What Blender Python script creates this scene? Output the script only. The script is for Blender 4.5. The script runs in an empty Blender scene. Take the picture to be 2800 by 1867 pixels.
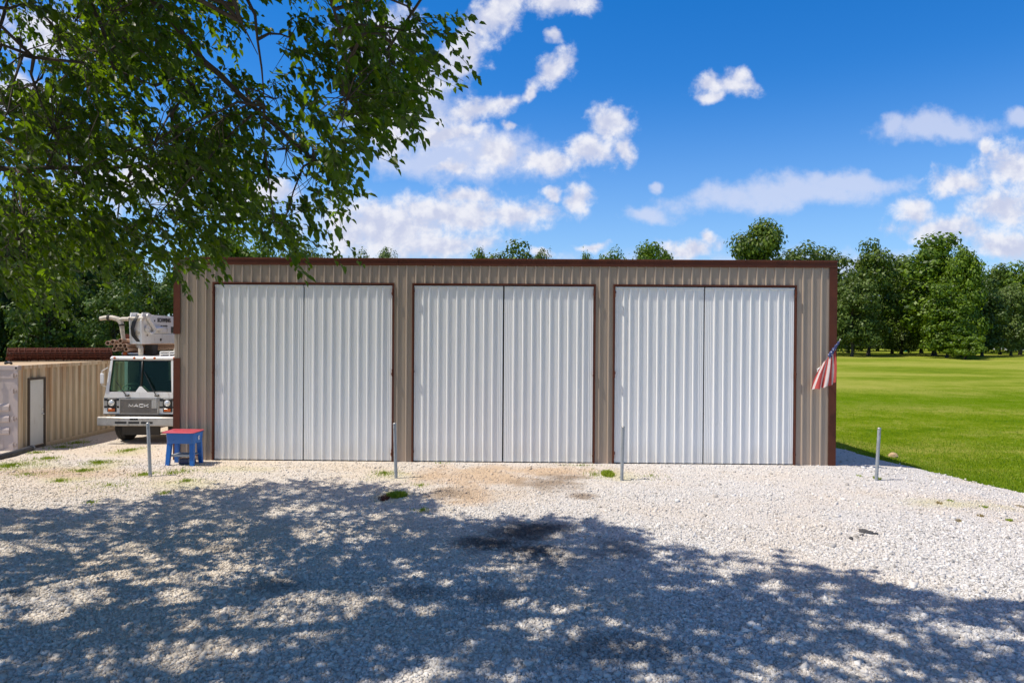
import bpy, math, random
import numpy as np
from mathutils import Vector, Matrix

S = bpy.context.scene
COL = S.collection
RNG = np.random.default_rng(11)
random.seed(5)
PI = math.pi

# ------------------------------------------------------------------ camera
F = 1867.0                       # focal length in photo pixels (24 mm on 36 mm, 2800 px wide)
CAM_H = 3.14
PITCH, ROLL = 0.00616, 0.0067
CAM_M = (Matrix.Rotation(PI/2 - PITCH, 3, 'X') @ Matrix.Rotation(ROLL, 3, 'Z'))
CAM_P = Vector((0, 0, CAM_H))
MI = CAM_M.inverted()

def ray(px, py):
    return CAM_M @ Vector(((px-1400)/F, -(py-933.5)/F, -1))

def at(px, py, Y):
    d = ray(px, py)
    return CAM_P + d*(Y/d.y)

def project(P):
    """numpy (n,3) -> photo pixels (n,2) and depth"""
    m = np.array(MI)
    q = (np.asarray(P, float) - np.array(CAM_P)) @ m.T
    dep = -q[:, 2]
    dd = np.where(np.abs(dep) < 1e-3, 1e-3, dep)
    return 1400 + F*q[:, 0]/dd, 933.5 - F*q[:, 1]/dd, dep

# ------------------------------------------------------------------ terrain
def ss(a, b, x):
    t = np.clip((np.asarray(x, float)-a)/(b-a), 0, 1)
    return t*t*(3-2*t)

def terr(x, y):
    x = np.asarray(x, float); y = np.asarray(y, float)
    z = 1.0*ss(24, 95, y)
    z = z - 0.32*ss(8.3, 12.5, x)*(1-ss(25, 50, y))
    z = z - 0.10*ss(8.3, 10.5, -x)*ss(17, 20.5, y)*(1-ss(24, 40, y))
    z = z + 0.10*np.sin(x*0.11+1.0)*np.sin(y*0.09)*ss(26, 60, y)
    z = z + 0.012*np.sin(x*1.3+0.4)*np.sin(y*1.1+1.7)*(1-ss(14, 16, y))
    return z

def T(x, y):
    return float(terr(x, y))

def ground(px, py):
    d = ray(px, py)
    t = 1.0
    for _ in range(60):
        p = CAM_P + d*t
        g = T(p.x, p.y)
        if abs(d.z) < 1e-6: break
        t = t + (g - p.z)/d.z*0.9
    p = CAM_P + d*t
    return Vector((p.x, p.y, T(p.x, p.y)))

# ------------------------------------------------------------------ object helpers
def tag(o, label=None, cat=None, group=None, kind=None):
    if label: o['label'] = label
    if cat: o['category'] = cat
    if group: o['group'] = group
    if kind: o['kind'] = kind
    return o

def thing(name, label, cat, loc=(0, 0, 0), rz=0.0, group=None):
    o = bpy.data.objects.new(name, None)
    COL.objects.link(o)
    o.location = loc; o.rotation_euler = (0, 0, rz)
    o.empty_display_size = 0.2
    return tag(o, label, cat, group)

class MB:
    def __init__(s):
        s.v = []; s.f = []
    def add(s, verts, faces):
        b = len(s.v)
        s.v.extend([tuple(p) for p in verts])
        s.f.extend([tuple(i+b for i in f) for f in faces])
        return s
    def box(s, x0, x1, y0, y1, z0, z1, bev=0.0):
        if bev > 0:
            c = bev
            v = []; 
            for zz, in_ in ((z0, c), (z0+c, 0), (z1-c, 0), (z1, c)):
                a, b_ = in_, in_
                X0, X1, Y0, Y1 = x0+a, x1-a, y0+a, y1-a
                k = c if not in_ else c*0.3
                v += [(X0+k, Y0, zz), (X1-k, Y0, zz), (X1, Y0+k, zz), (X1, Y1-k, zz),
                      (X1-k, Y1, zz), (X0+k, Y1, zz), (X0, Y1-k, zz), (X0, Y0+k, zz)]
            f = [tuple(range(7, -1, -1)), tuple(range(24, 32))]
            for r in range(3):
                for i in range(8):
                    j = (i+1) % 8
                    f.append((r*8+i, r*8+j, r*8+8+j, r*8+8+i))
            return s.add(v, f)
        v = [(x0, y0, z0), (x1, y0, z0), (x1, y1, z0), (x0, y1, z0),
             (x0, y0, z1), (x1, y0, z1), (x1, y1, z1), (x0, y1, z1)]
        return s.add(v, [(3, 2, 1, 0), (4, 5, 6, 7), (0, 1, 5, 4), (1, 2, 6, 5), (2, 3, 7, 6), (3, 0, 4, 7)])
    def prism_y(s, pts, y0, y1):
        """polygon in xz (counter-clockwise seen from -y), extruded along y"""
        n = len(pts)
        v = [(x, y0, z) for x, z in pts] + [(x, y1, z) for x, z in pts]
        f = [tuple(range(n)), tuple(range(2*n-1, n-1, -1))]
        for i in range(n):
            j = (i+1) % n
            f.append((i, i+n, j+n, j))
        return s.add(v, f)
    def prism_x(s, pts, x0, x1):
        n = len(pts)
        v = [(x0, y, z) for y, z in pts] + [(x1, y, z) for y, z in pts]
        f = [tuple(range(n-1, -1, -1)), tuple(range(n, 2*n))]
        for i in range(n):
            j = (i+1) % n
            f.append((i, j, j+n, i+n))
        return s.add(v, f)
    def tube(s, path, rad, n=10, cap=True, closed=False):
        path = [Vector(p) for p in path]
        if not hasattr(rad, '__len__'): rad = [rad]*len(path)
        prev = None; rings = []
        for i, p in enumerate(path):
            if closed: t = path[(i+1) % len(path)] - path[i-1]
            elif i == 0: t = path[1]-p
            elif i == len(path)-1: t = p-path[i-1]
            else: t = path[i+1]-path[i-1]
            if t.length < 1e-9: t = Vector((0, 0, 1))
            t.normalize()
            if prev is None:
                a = Vector((0, 0, 1)) if abs(t.z) < 0.9 else Vector((1, 0, 0))
                u = t.cross(a).normalized()
            else:
                u = (prev - t*prev.dot(t))
                u = u.normalized() if u.length > 1e-6 else t.orthogonal().normalized()
            w = t.cross(u); prev = u
            rings.append([p + (u*math.cos(2*PI*k/n) + w*math.sin(2*PI*k/n))*rad[i] for k in range(n)])
        v = [q for r in rings for q in r]; f = []
        m = len(rings)
        for i in range(m if closed else m-1):
            i2 = (i+1) % m
            for k in range(n):
                k2 = (k+1) % n
                f.append((i*n+k, i*n+k2, i2*n+k2, i2*n+k))
        if cap and not closed:
            f.append(tuple(range(n-1, -1, -1))); f.append(tuple(range((m-1)*n, m*n)))
        return s.add(v, f)
    def ring(s, c, axis, ro, ri, depth, n=14):
        """hollow pipe end piece: tube wall with an open bore"""
        c = Vector(c); a = Vector(axis).normalized()
        u = a.orthogonal().normalized(); w = a.cross(u)
        v = []
        for r, d in ((ro, 0), (ro, depth), (ri, depth), (ri, 0)):
            v += [c + a*d + (u*math.cos(2*PI*k/n)+w*math.sin(2*PI*k/n))*r for k in range(n)]
        f = []
        for q in range(4):
            q2 = (q+1) % 4
            for k in range(n):
                k2 = (k+1) % n
                f.append((q*n+k, q2*n+k, q2*n+k2, q*n+k2))
        return s.add(v, f)
    def disc(s, c, axis, r, depth, n=20, dome=0.0):
        c = Vector(c); a = Vector(axis).normalized()
        if dome > 0:
            path = [c, c+a*depth]; rad = [r, r]
            for q in (0.35, 0.65, 0.87, 1.0):
                path.append(c + a*(depth + dome*math.sin(q*PI/2))); rad.append(r*max(math.cos(q*PI/2), 0.04))
            return s.tube(path, rad, n)
        return s.tube([c, c+a*depth], r, n)
    def build(s, name, m, parent=None, smooth=False, loc=None, angle=None):
        me = bpy.data.meshes.new(name)
        me.from_pydata(s.v, [], s.f)
        me.validate(); me.update()
        me.materials.append(m)
        if smooth:
            me.polygons.foreach_set('use_smooth', [True]*len(me.polygons))
            if angle is not None:
                me.set_sharp_from_angle(angle=math.radians(angle))
        o = bpy.data.objects.new(name, me); COL.objects.link(o)
        if parent: o.parent = parent
        if loc is not None: o.location = loc
        return o

def np_mesh(name, V, Fq, m, parent=None, smooth=False):
    """fast mesh from numpy verts (n,3) and faces (m,k)"""
    me = bpy.data.meshes.new(name)
    V = np.ascontiguousarray(V, dtype=np.float32); Fq = np.ascontiguousarray(Fq, dtype=np.int32)
    k = Fq.shape[1]
    me.vertices.add(len(V)); me.vertices.foreach_set('co', V.ravel())
    me.loops.add(Fq.size); me.loops.foreach_set('vertex_index', Fq.ravel())
    me.polygons.add(len(Fq))
    me.polygons.foreach_set('loop_start', np.arange(0, Fq.size, k, dtype=np.int32))
    try: me.polygons.foreach_set('loop_total', np.full(len(Fq), k, dtype=np.int32))
    except Exception: pass
    me.update(calc_edges=True)
    if smooth: me.polygons.foreach_set('use_smooth', np.ones(len(Fq), dtype=bool))
    me.materials.append(m)
    o = bpy.data.objects.new(name, me); COL.objects.link(o)
    if parent: o.parent = parent
    return o

# ------------------------------------------------------------------ material helpers
class NT:
    def __init__(s, tree): s.t = tree; s.n = tree.nodes; s.l = tree.links
    def node(s, typ, **kw):
        n = s.n.new(typ)
        for k, v in kw.items(): setattr(n, k, v)
        return n
    def put(s, sock, val):
        if hasattr(val, 'links') or isinstance(val, bpy.types.NodeSocket): s.l.new(val, sock)
        elif isinstance(val, (tuple, list)):
            if sock.type == 'RGBA' and len(val) == 3: val = (*val, 1)
            sock.default_value = val
        else: sock.default_value = val
    def math(s, op, a, b=0.0, c=None, clamp=False):
        n = s.node('ShaderNodeMath', operation=op, use_clamp=clamp)
        s.put(n.inputs[0], a); s.put(n.inputs[1], b)
        if c is not None: s.put(n.inputs[2], c)
        return n.outputs[0]
    def vmath(s, op, a, b=(0, 0, 0)):
        n = s.node('ShaderNodeVectorMath', operation=op)
        s.put(n.inputs[0], a); s.put(n.inputs[1], b)
        return n.outputs['Value'] if op in ('LENGTH', 'DOT_PRODUCT') else n.outputs[0]
    def noise(s, vec, scale, detail=4, rough=0.55, dist=0.0, out='Fac'):
        n = s.node('ShaderNodeTexNoise')
        s.put(n.inputs['Vector'], vec); n.inputs['Scale'].default_value = scale
        n.inputs['Detail'].default_value = detail; n.inputs['Roughness'].default_value = rough
        n.inputs['Distortion'].default_value = dist
        return n.outputs[out]
    def mapr(s, v, a, b, c=0.0, d=1.0, smooth=True):
        n = s.node('ShaderNodeMapRange', interpolation_type='SMOOTHSTEP' if smooth else 'LINEAR')
        s.put(n.inputs[0], v)
        for i, q in enumerate((a, b, c, d)): s.put(n.inputs[i+1], q)
        return n.outputs[0]
    def mix(s, f, a, b, typ='MIX'):
        n = s.node('ShaderNodeMix', data_type='RGBA', blend_type=typ)
        s.put(n.inputs[0], f); s.put(n.inputs[6], a); s.put(n.inputs[7], b)
        return n.outputs[2]
    def ramp(s, f, stops):
        n = s.node('ShaderNodeValToRGB'); e = n.color_ramp.elements
        while len(e) < len(stops): e.new(0.5)
        for q, (p, c) in zip(e, stops): q.position = p; q.color = (*c, 1)
        s.put(n.inputs[0], f); return n.outputs[0]
    def scale(s, vec, sc):
        return s.vmath('MULTIPLY', vec, sc)
    def bump(s, h, strength, dist):
        n = s.node('ShaderNodeBump'); s.put(n.inputs['Height'], h)
        n.inputs['Strength'].default_value = strength; n.inputs['Distance'].default_value = dist
        return n.outputs[0]
    def geo(s, out): return s.node('ShaderNodeNewGeometry').outputs[out]
    def obj(s): return s.node('ShaderNodeTexCoord').outputs['Object']

def new_mat(name):
    m = bpy.data.materials.new(name); m.use_nodes = True
    m.node_tree.nodes.clear()
    t = NT(m.node_tree)
    out = t.node('ShaderNodeOutputMaterial')
    return m, t, out

def bsdf(t, out, col, rough=0.5, metal=0.0, normal=None, spec=0.5):
    b = t.node('ShaderNodeBsdfPrincipled')
    t.put(b.inputs['Base Color'], col); t.put(b.inputs['Roughness'], rough); t.put(b.inputs['Metallic'], metal)
    t.put(b.inputs['Specular IOR Level'], spec)
    if normal is not None: t.put(b.inputs['Normal'], normal)
    t.l.new(b.outputs[0], out.inputs[0]); return b

def simple(name, col, rough=0.5, metal=0.0, var=0.18, sc=6.0, dirt=None, spec=0.5, bump=0.0):
    """painted / weathered surface: base colour with two scales of variation and optional dirt"""
    m, t, out = new_mat(name)
    o = t.obj()
    n1 = t.noise(o, sc, 5, 0.6); n2 = t.noise(o, sc*9, 3, 0.6)
    f = t.math('ADD', t.math('MULTIPLY', n1, 0.65), t.math('MULTIPLY', n2, 0.35))
    lo = tuple(c*(1-var) for c in col); hi = tuple(min(1, c*(1+var)) for c in col)
    c = t.ramp(f, [(0.3, lo), (0.7, hi)])
    if dirt:
        n3 = t.noise(t.scale(o, (1, 1, 0.35)), sc*1.7, 6, 0.7)
        c = t.mix(t.mapr(n3, 0.55, 0.75, 0, dirt[1]), c, dirt[0])
    r = t.mapr(n1, 0.3, 0.7, max(0, rough-0.08), min(1, rough+0.08))
    nm = t.bump(n2, bump, 0.01) if bump else None
    bsdf(t, out, c, r, metal, nm, spec)
    return m

M = {}
# ---- ribbed steel cladding
def cladding(name, col, streak, warm):
    m, t, out = new_mat(name)
    o = t.obj()
    n1 = t.noise(t.scale(o, (1.2, 1.2, 0.25)), 3.0, 5, 0.6)
    n2 = t.noise(t.scale(o, (9, 9, 0.5)), 4.0, 4, 0.6)
    n3 = t.noise(o, 40, 3, 0.6)
    f = t.math('ADD', t.math('MULTIPLY', n1, 0.5), t.math('MULTIPLY', n2, 0.5))
    c = t.ramp(f, [(0.3, tuple(q*(1-streak) for q in col)), (0.65, tuple(min(1, q*(1+streak*0.6)) for q in col))])
    sep = t.node('ShaderNodeSeparateXYZ'); t.put(sep.inputs[0], o)
    low = t.math('MULTIPLY', t.mapr(sep.outputs[2], 0.7, 0.0), t.mapr(n1, 0.3, 0.7, 0.2, 0.9))
    c = t.mix(t.math('MULTIPLY', low, 0.45), c, warm)
    c = t.mix(t.mapr(n3, 0.66, 0.8, 0, 0.18), c, tuple(q*0.6 for q in col))
    nm = t.bump(t.noise(o, 2.2, 2, 0.5), 0.25, 0.02)
    bsdf(t, out, c, 0.5, 0.0, nm, 0.35)
    return m
M['tan'] = cladding('tan_steel', (0.43, 0.345, 0.265), 0.09, (0.54, 0.39, 0.30))
M['white'] = cladding('white_steel', (0.87, 0.865, 0.845), 0.03, (0.62, 0.54, 0.43))
M['brown'] = simple('brown_trim', (0.115, 0.036, 0.020), 0.6, var=0.25, sc=3, dirt=((0.15, 0.055, 0.03), 0.5), spec=0.2)
M['rail'] = simple('door_rail', (0.78, 0.78, 0.77), 0.45, var=0.06)
M['darkin'] = simple('dark_interior', (0.03, 0.028, 0.026), 0.9, var=0.3)
M['galv'] = simple('galvanised', (0.36, 0.38, 0.39), 0.55, 0.35, var=0.2, sc=9, dirt=((0.12, 0.11, 0.10), 0.75))
M['steel'] = simple('bright_steel', (0.46, 0.44, 0.41), 0.42, 0.7, var=0.25, sc=5, dirt=((0.16, 0.12, 0.08), 0.7))
M['cabwhite'] = simple('truck_white', (0.86, 0.855, 0.83), 0.42, var=0.08, sc=4, dirt=((0.36, 0.29, 0.21), 0.75))
M['boom'] = simple('boom_white', (0.84, 0.82, 0.77), 0.42, var=0.08, sc=3, dirt=((0.36, 0.28, 0.2), 0.55))
M['cream'] = simple('cream_pipe', (0.60, 0.53, 0.42), 0.55, var=0.15, sc=7, dirt=((0.22, 0.10, 0.05), 0.8))
M['black'] = simple('black_plastic', (0.018, 0.018, 0.019), 0.5, var=0.3)
M['rubber'] = simple('tyre_rubber', (0.028, 0.026, 0.024), 0.85, var=0.35, sc=12, dirt=((0.12, 0.10, 0.08), 0.6))
M['chrome'] = simple('chrome', (0.75, 0.74, 0.72), 0.22, 0.95, var=0.1)
M['orange'] = simple('amber_lens', (0.62, 0.13, 0.015), 0.3, var=0.15)
M['lens'] = simple('headlight_lens', (0.72, 0.75, 0.78), 0.12, 0.3, var=0.12, sc=20)
M['rustpipe'] = simple('rusty_pipe', (0.42, 0.27, 0.18), 0.8, var=0.3, sc=8, dirt=((0.12, 0.04, 0.02), 0.9))
M['rust'] = simple('rust', (0.115, 0.030, 0.014), 0.9, var=0.4, sc=20)
M['grille'] = simple('grille_metal', (0.27, 0.24, 0.21), 0.5, 0.5, var=0.25, sc=12)
M['under'] = simple('underside', (0.055, 0.048, 0.04), 0.9, var=0.35)
M['blue'] = simple('blue_enamel', (0.008, 0.13, 0.46), 0.35, var=0.12, sc=7, dirt=((0.05, 0.11, 0.25), 0.5))
M['red'] = simple('red_lid', (0.52, 0.075, 0.10), 0.38, var=0.08, sc=6, dirt=((0.62, 0.24, 0.22), 0.4))
M['sticker'] = simple('sticker_white', (0.8, 0.8, 0.8), 0.5, var=0.05)
M['text'] = simple('dark_lettering', (0.02, 0.02, 0.022), 0.5, var=0.2)
M['seat'] = simple('seat_fabric', (0.05, 0.055, 0.05), 0.9, var=0.3)
M['cabin'] = simple('cab_trim', (0.22, 0.30, 0.25), 0.8, var=0.15)
M['contend'] = simple('container_door_paint', (0.50, 0.41, 0.37), 0.6, var=0.10, sc=4, dirt=((0.26, 0.17, 0.12), 0.5))
M['pdoor'] = simple('white_door', (0.74, 0.74, 0.69), 0.45, var=0.06, sc=3, dirt=((0.5, 0.44, 0.33), 0.4))
M['pframe'] = simple('weathered_frame', (0.10, 0.075, 0.055), 0.8, var=0.3, sc=8)
M['board'] = simple('roof_board', (0.50, 0.36, 0.21), 0.85, var=0.2, sc=5)
M['bark'] = simple('bark', (0.075, 0.058, 0.045), 0.95, var=0.45, sc=7, bump=0.6)
M['darkbark'] = simple('dark_bark', (0.05, 0.04, 0.032), 0.95, var=0.4, sc=5)
M['rock'] = simple('tan_rock', (0.52, 0.36, 0.20), 0.9, var=0.3, sc=14, bump=0.6)
M['shingle'] = simple('asphalt_piece', (0.085, 0.08, 0.078), 0.9, var=0.5, sc=50, bump=0.8)
M['teal'] = simple('teal_paint', (0.02, 0.22, 0.17), 0.5)
M['asphalt'] = simple('road_grey', (0.34, 0.33, 0.31), 0.9, var=0.1, sc=1)
M['house'] = simple('house_siding', (0.7, 0.69, 0.66), 0.7, var=0.06)
M['roofing'] = simple('house_roofing', (0.16, 0.14, 0.13), 0.9)
M['drain'] = simple('drain_pipe', (0.045, 0.045, 0.048), 0.55, var=0.4, sc=9, dirt=((0.30, 0.29, 0.27), 0.6))
M['bucket'] = simple('pump_housing', (0.012, 0.03, 0.10), 0.4, var=0.2)

# container side: cream paint with vertical rust streaks
m, t, out = new_mat('rust_streaked_paint')
o = t.obj()
sepc = t.node('ShaderNodeSeparateXYZ'); t.put(sepc.inputs[0], o)
n1 = t.noise(t.scale(o, (1, 5.5, 0.22)), 1.6, 6, 0.65); n2 = t.noise(t.scale(o, (1, 14, 0.5)), 2.0, 4, 0.6); n3 = t.noise(o, 3.0, 6, 0.7)
c = t.ramp(n2, [(0.3, (0.62, 0.46, 0.27)), (0.7, (0.78, 0.64, 0.45))])
hz = t.mapr(sepc.outputs[2], 0.2, 2.35, -0.06, 0.10, smooth=False)
c = t.mix(t.mapr(t.math('ADD', n1, hz), 0.53, 0.72, 0, 0.7), c, (0.47, 0.23, 0.08))
c = t.mix(t.mapr(n3, 0.62, 0.72, 0, 0.75), c, (0.58, 0.50, 0.42))
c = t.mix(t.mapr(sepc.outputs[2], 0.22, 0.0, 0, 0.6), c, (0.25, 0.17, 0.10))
recess_shade = t.mapr(sepc.outputs[0], -0.040, -0.014, 0.68, 1.0)  # shading painted into the colour: recesses darker so the corrugation bands show
rc = t.node('ShaderNodeCombineXYZ'); [t.put(rc.inputs[i], recess_shade) for i in range(3)]
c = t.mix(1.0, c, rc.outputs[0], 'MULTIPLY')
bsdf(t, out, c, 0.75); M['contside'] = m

# glass: dark green tinted
m, t, out = new_mat('windscreen_glass')
tr = t.node('ShaderNodeBsdfTransparent'); t.put(tr.inputs[0], (0.50, 0.66, 0.55))
gl = t.node('ShaderNodeBsdfGlossy'); t.put(gl.inputs[0], (0.75, 0.9, 0.75)); gl.inputs['Roughness'].default_value = 0.05
fr = t.node('ShaderNodeFresnel'); fr.inputs[0].default_value = 1.5
mx = t.node('ShaderNodeMixShader'); t.put(mx.inputs[0], t.math('MULTIPLY', fr.outputs[0], 0.38)); t.l.new(tr.outputs[0], mx.inputs[1]); t.l.new(gl.outputs[0], mx.inputs[2])
t.l.new(mx.outputs[0], out.inputs[0]); M['glass'] = m

# foliage
def leaf_mat(name, dark, light, trans, tf=0.35, rough=0.5):
    m, t, out = new_mat(name)
    r = t.geo('Random Per Island')
    oi = t.node('ShaderNodeObjectInfo').outputs['Random']
    n = t.noise(t.geo('Position'), 0.45, 3, 0.6)
    f = t.math('ADD', t.math('MULTIPLY', r, 0.5), t.math('MULTIPLY', n, 0.5))
    f = t.math('ADD', f, t.math('MULTIPLY', t.math('SUBTRACT', oi, 0.5), 0.18))
    c = t.ramp(f, [(0.25, dark), (0.75, light)])
    b = t.node('ShaderNodeBsdfPrincipled'); t.put(b.inputs['Base Color'], c); b.inputs['Roughness'].default_value = rough
    b.inputs['Specular IOR Level'].default_value = 0.35
    tl = t.node('ShaderNodeBsdfTranslucent'); t.put(tl.inputs[0], t.mix(r, trans, tuple(q*0.55 for q in trans)))
    mx = t.node('ShaderNodeMixShader'); mx.inputs[0].default_value = tf
    t.l.new(b.outputs[0], mx.inputs[1]); t.l.new(tl.outputs[0], mx.inputs[2]); t.l.new(mx.outputs[0], out.inputs[0])
    return m
M['leaf_near'] = leaf_mat('near_leaves', (0.008, 0.019, 0.004), (0.034, 0.080, 0.008), (0.36, 0.60, 0.006), 0.34, 0.42)
M['leaf_a'] = leaf_mat('leaves_mid_green', (0.028, 0.060, 0.006), (0.165, 0.235, 0.018), (0.17, 0.26, 0.010), 0.26)
M['leaf_b'] = leaf_mat('leaves_olive', (0.055, 0.090, 0.014), (0.17, 0.24, 0.045), (0.17, 0.26, 0.03), 0.28)
M['leaf_c'] = leaf_mat('leaves_bright', (0.034, 0.076, 0.004), (0.185, 0.285, 0.010), (0.20, 0.32, 0.006), 0.28)
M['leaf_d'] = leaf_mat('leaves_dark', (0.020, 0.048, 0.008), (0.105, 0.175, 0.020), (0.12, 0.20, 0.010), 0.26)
M['blade'] = leaf_mat('grass_blades', (0.12, 0.22, 0.004), (0.30, 0.42, 0.014), (0.26, 0.40, 0.008), 0.35)
M['weed'] = leaf_mat('weed_blades', (0.16, 0.24, 0.012), (0.42, 0.50, 0.04), (0.34, 0.46, 0.02), 0.35)
M['dryweed'] = leaf_mat('dry_weed', (0.30, 0.22, 0.08), (0.50, 0.40, 0.16), (0.25, 0.18, 0.05), 0.2)
M['redweed'] = leaf_mat('reddish_weed', (0.10, 0.03, 0.02), (0.2, 0.07, 0.04), (0.15, 0.04, 0.02), 0.2)

# lawn
m, t, out = new_mat('lawn_turf')
p = t.geo('Position')
a = t.noise(t.scale(p, (0.35, 1, 1)), 0.13, 6, 0.65, 0.4); b_ = t.noise(p, 0.9, 5, 0.65); c_ = t.noise(p, 11, 6, 0.8); d_ = t.noise(p, 60, 3, 0.7)
f = t.math('ADD', t.math('MULTIPLY', a, 0.40), t.math('ADD', t.math('MULTIPLY', b_, 0.22), t.math('MULTIPLY', c_, 0.38)))
c = t.ramp(f, [(0.40, (0.075, 0.145, 0.004)), (0.48, (0.18, 0.245, 0.008)), (0.55, (0.36, 0.34, 0.075))])
c = t.mix(t.mapr(d_, 0.35, 0.7, 0.45, 0.0), c, (0.05, 0.115, 0.002))
c = t.mix(t.mapr(d_, 0.70, 0.78, 0, 0.5), c, (0.5, 0.55, 0.35))
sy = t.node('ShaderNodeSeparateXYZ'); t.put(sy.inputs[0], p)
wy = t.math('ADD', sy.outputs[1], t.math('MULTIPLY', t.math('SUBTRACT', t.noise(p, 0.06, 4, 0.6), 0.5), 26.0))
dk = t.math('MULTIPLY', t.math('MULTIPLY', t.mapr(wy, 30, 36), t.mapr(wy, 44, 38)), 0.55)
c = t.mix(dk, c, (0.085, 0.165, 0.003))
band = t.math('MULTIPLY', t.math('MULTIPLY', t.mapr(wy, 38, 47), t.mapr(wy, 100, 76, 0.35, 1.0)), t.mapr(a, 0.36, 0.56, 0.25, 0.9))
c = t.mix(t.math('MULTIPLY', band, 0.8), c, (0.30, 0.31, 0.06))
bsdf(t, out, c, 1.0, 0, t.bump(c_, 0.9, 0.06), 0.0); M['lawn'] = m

# gravel: shared stain field in world metres (soil, oil, dust: marks on the ground, one also deepening the tree shade)
def disp_ellipse(x, y, rx, ry):
    c = ground(x/0.84, y/0.84); l = ground((x+rx)/0.84, y/0.84); u = ground(x/0.84, (y-ry)/0.84); d = ground(x/0.84, (y+ry)/0.84)
    return (c.x, (u.y+d.y)/2, abs(l.x-c.x), abs(u.y-d.y)/2)
SOIL = [disp_ellipse(*e) for e in ((1110, 1100, 150, 34), (1075, 1140, 70, 26), (1240, 1085, 150, 14), (120, 1088, 180, 12), (1000, 1092, 60, 20))]
BRWN = [disp_ellipse(*e) for e in ((1250, 1115, 75, 18), (1340, 1142, 34, 7), (1030, 1135, 50, 14), (1290, 1098, 60, 8))]
OIL = [disp_ellipse(*e) for e in ((1210, 1224, 100, 26), (1130, 1252, 85, 18), (1215, 1268, 80, 16))]
FAINT = [disp_ellipse(*e) for e in ((1420, 1262, 90, 24), (1250, 1290, 120, 20), (960, 1365, 80, 16), (1130, 1370, 90, 22),
                                  (640, 1350, 60, 20), (500, 1265, 50, 9), (40, 1368, 60, 14), (1400, 1500, 150, 40))]  # last ellipse is also painted shade, darkening the foreground under the tree
MOSS = [disp_ellipse(*e) for e in ((225, 1075, 60, 14), (300, 1040, 50, 10), (150, 1105, 60, 8), (420, 1112, 80, 14), (900, 1095, 50, 12), (905, 1142, 45, 16), (1420, 1095, 50, 14), (60, 1070, 90, 12), (2200, 1160, 90, 10), (560, 1080, 80, 8))]
def stain_group():
    g = bpy.data.node_groups.new('gravel_stains', 'ShaderNodeTree')
    g.interface.new_socket('Position', in_out='INPUT', socket_type='NodeSocketVector')
    for nm in ('Soil', 'Brown', 'Oil', 'Moss', 'Faint'): g.interface.new_socket(nm, in_out='OUTPUT', socket_type='NodeSocketFloat')
    t = NT(g); gi = t.node('NodeGroupInput'); go = t.node('NodeGroupOutput')
    p = t.vmath('MULTIPLY', gi.outputs[0], (1, 1, 0))
    wob = t.math('SUBTRACT', t.noise(p, 1.1, 6, 0.65), 0.5)
    fine = t.math('SUBTRACT', t.noise(p, 7, 4, 0.7), 0.5)
    w = t.math('ADD', t.math('MULTIPLY', wob, 2.6), t.math('MULTIPLY', fine, 0.9))
    for i, (lst, amt) in enumerate(((SOIL, 1.0), (BRWN, 0.85), (OIL, 0.9), (MOSS, 0.75), (FAINT, 0.5))):
        acc = None
        for (cx, cy, rx, ry) in lst:
            mp = t.node('ShaderNodeMapping', vector_type='TEXTURE'); t.put(mp.inputs[0], p)
            mp.inputs['Location'].default_value = (cx, cy, 0); mp.inputs['Scale'].default_value = (rx, ry, 1)
            d = t.vmath('LENGTH', mp.outputs[0])
            acc = d if acc is None else t.math('SMOOTH_MIN', acc, d, 0.2)
        t.put(go.inputs[i], t.mapr(t.math('ADD', acc, w), 1.45, 0.15, 0, amt))
    return g
STG = stain_group()
def gravel_colour(t, base, p, soilmul=1.0):
    g = t.node('ShaderNodeGroup', node_tree=STG); t.put(g.inputs[0], p)
    big = t.noise(p, 0.35, 4, 0.6)
    c = t.mix(t.mapr(big, 0.42, 0.68, 0, 0.45), base, (0.62, 0.53, 0.43), 'MIX')
    sepp = t.node('ShaderNodeSeparateXYZ'); t.put(sepp.inputs[0], p)
    warm = t.math('MULTIPLY', t.mapr(sepp.outputs[0], 5.0, -7.0), t.mapr(big, 0.3, 0.6, 0.5, 1.0))
    c = t.mix(t.math('MULTIPLY', warm, 0.55), c, (0.66, 0.53, 0.36))
    c = t.mix(0.12, c, (0.75, 0.62, 0.50))
    c = t.mix(t.math('MULTIPLY', g.outputs[0], soilmul), c, (0.56, 0.42, 0.29))
    c = t.mix(t.math('MULTIPLY', g.outputs[1], soilmul), c, (0.27, 0.20, 0.14))
    c = t.mix(g.outputs[2], c, (0.075, 0.065, 0.062))
    c = t.mix(g.outputs[4], c, (0.13, 0.115, 0.105))
    c = t.mix(t.math('MULTIPLY', g.outputs[3], 0.5), c, (0.50, 0.47, 0.18))
    return c
m, t, out = new_mat('gravel_bed')
p = t.geo('Position')
vo = t.node('ShaderNodeTexVoronoi', feature='F1'); t.put(vo.inputs['Vector'], p); vo.inputs['Scale'].default_value = 26; vo.inputs['Randomness'].default_value = 1
sp = t.node('ShaderNodeSeparateColor'); t.put(sp.inputs[0], vo.outputs['Color'])
base = t.ramp(sp.outputs[0], [(0.0, (0.40, 0.385, 0.37)), (0.15, (0.57, 0.555, 0.54)), (0.7, (0.64, 0.625, 0.605)), (1.0, (0.73, 0.715, 0.70))])
base = t.mix(t.mapr(vo.outputs['Distance'], 0.35, 0.75, 0, 0.4), base, (0.42, 0.385, 0.35))
c = gravel_colour(t, base, p)
h = t.math('SUBTRACT', t.math('MULTIPLY', t.noise(p, 70, 3, 0.6), 0.4), vo.outputs['Distance'])
bsdf(t, out, c, 0.9, 0, t.bump(h, 0.9, 0.03), 0.2); M['gravel'] = m
m, t, out = new_mat('gravel_stone')
p = t.geo('Position'); r = t.geo('Random Per Island')
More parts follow.
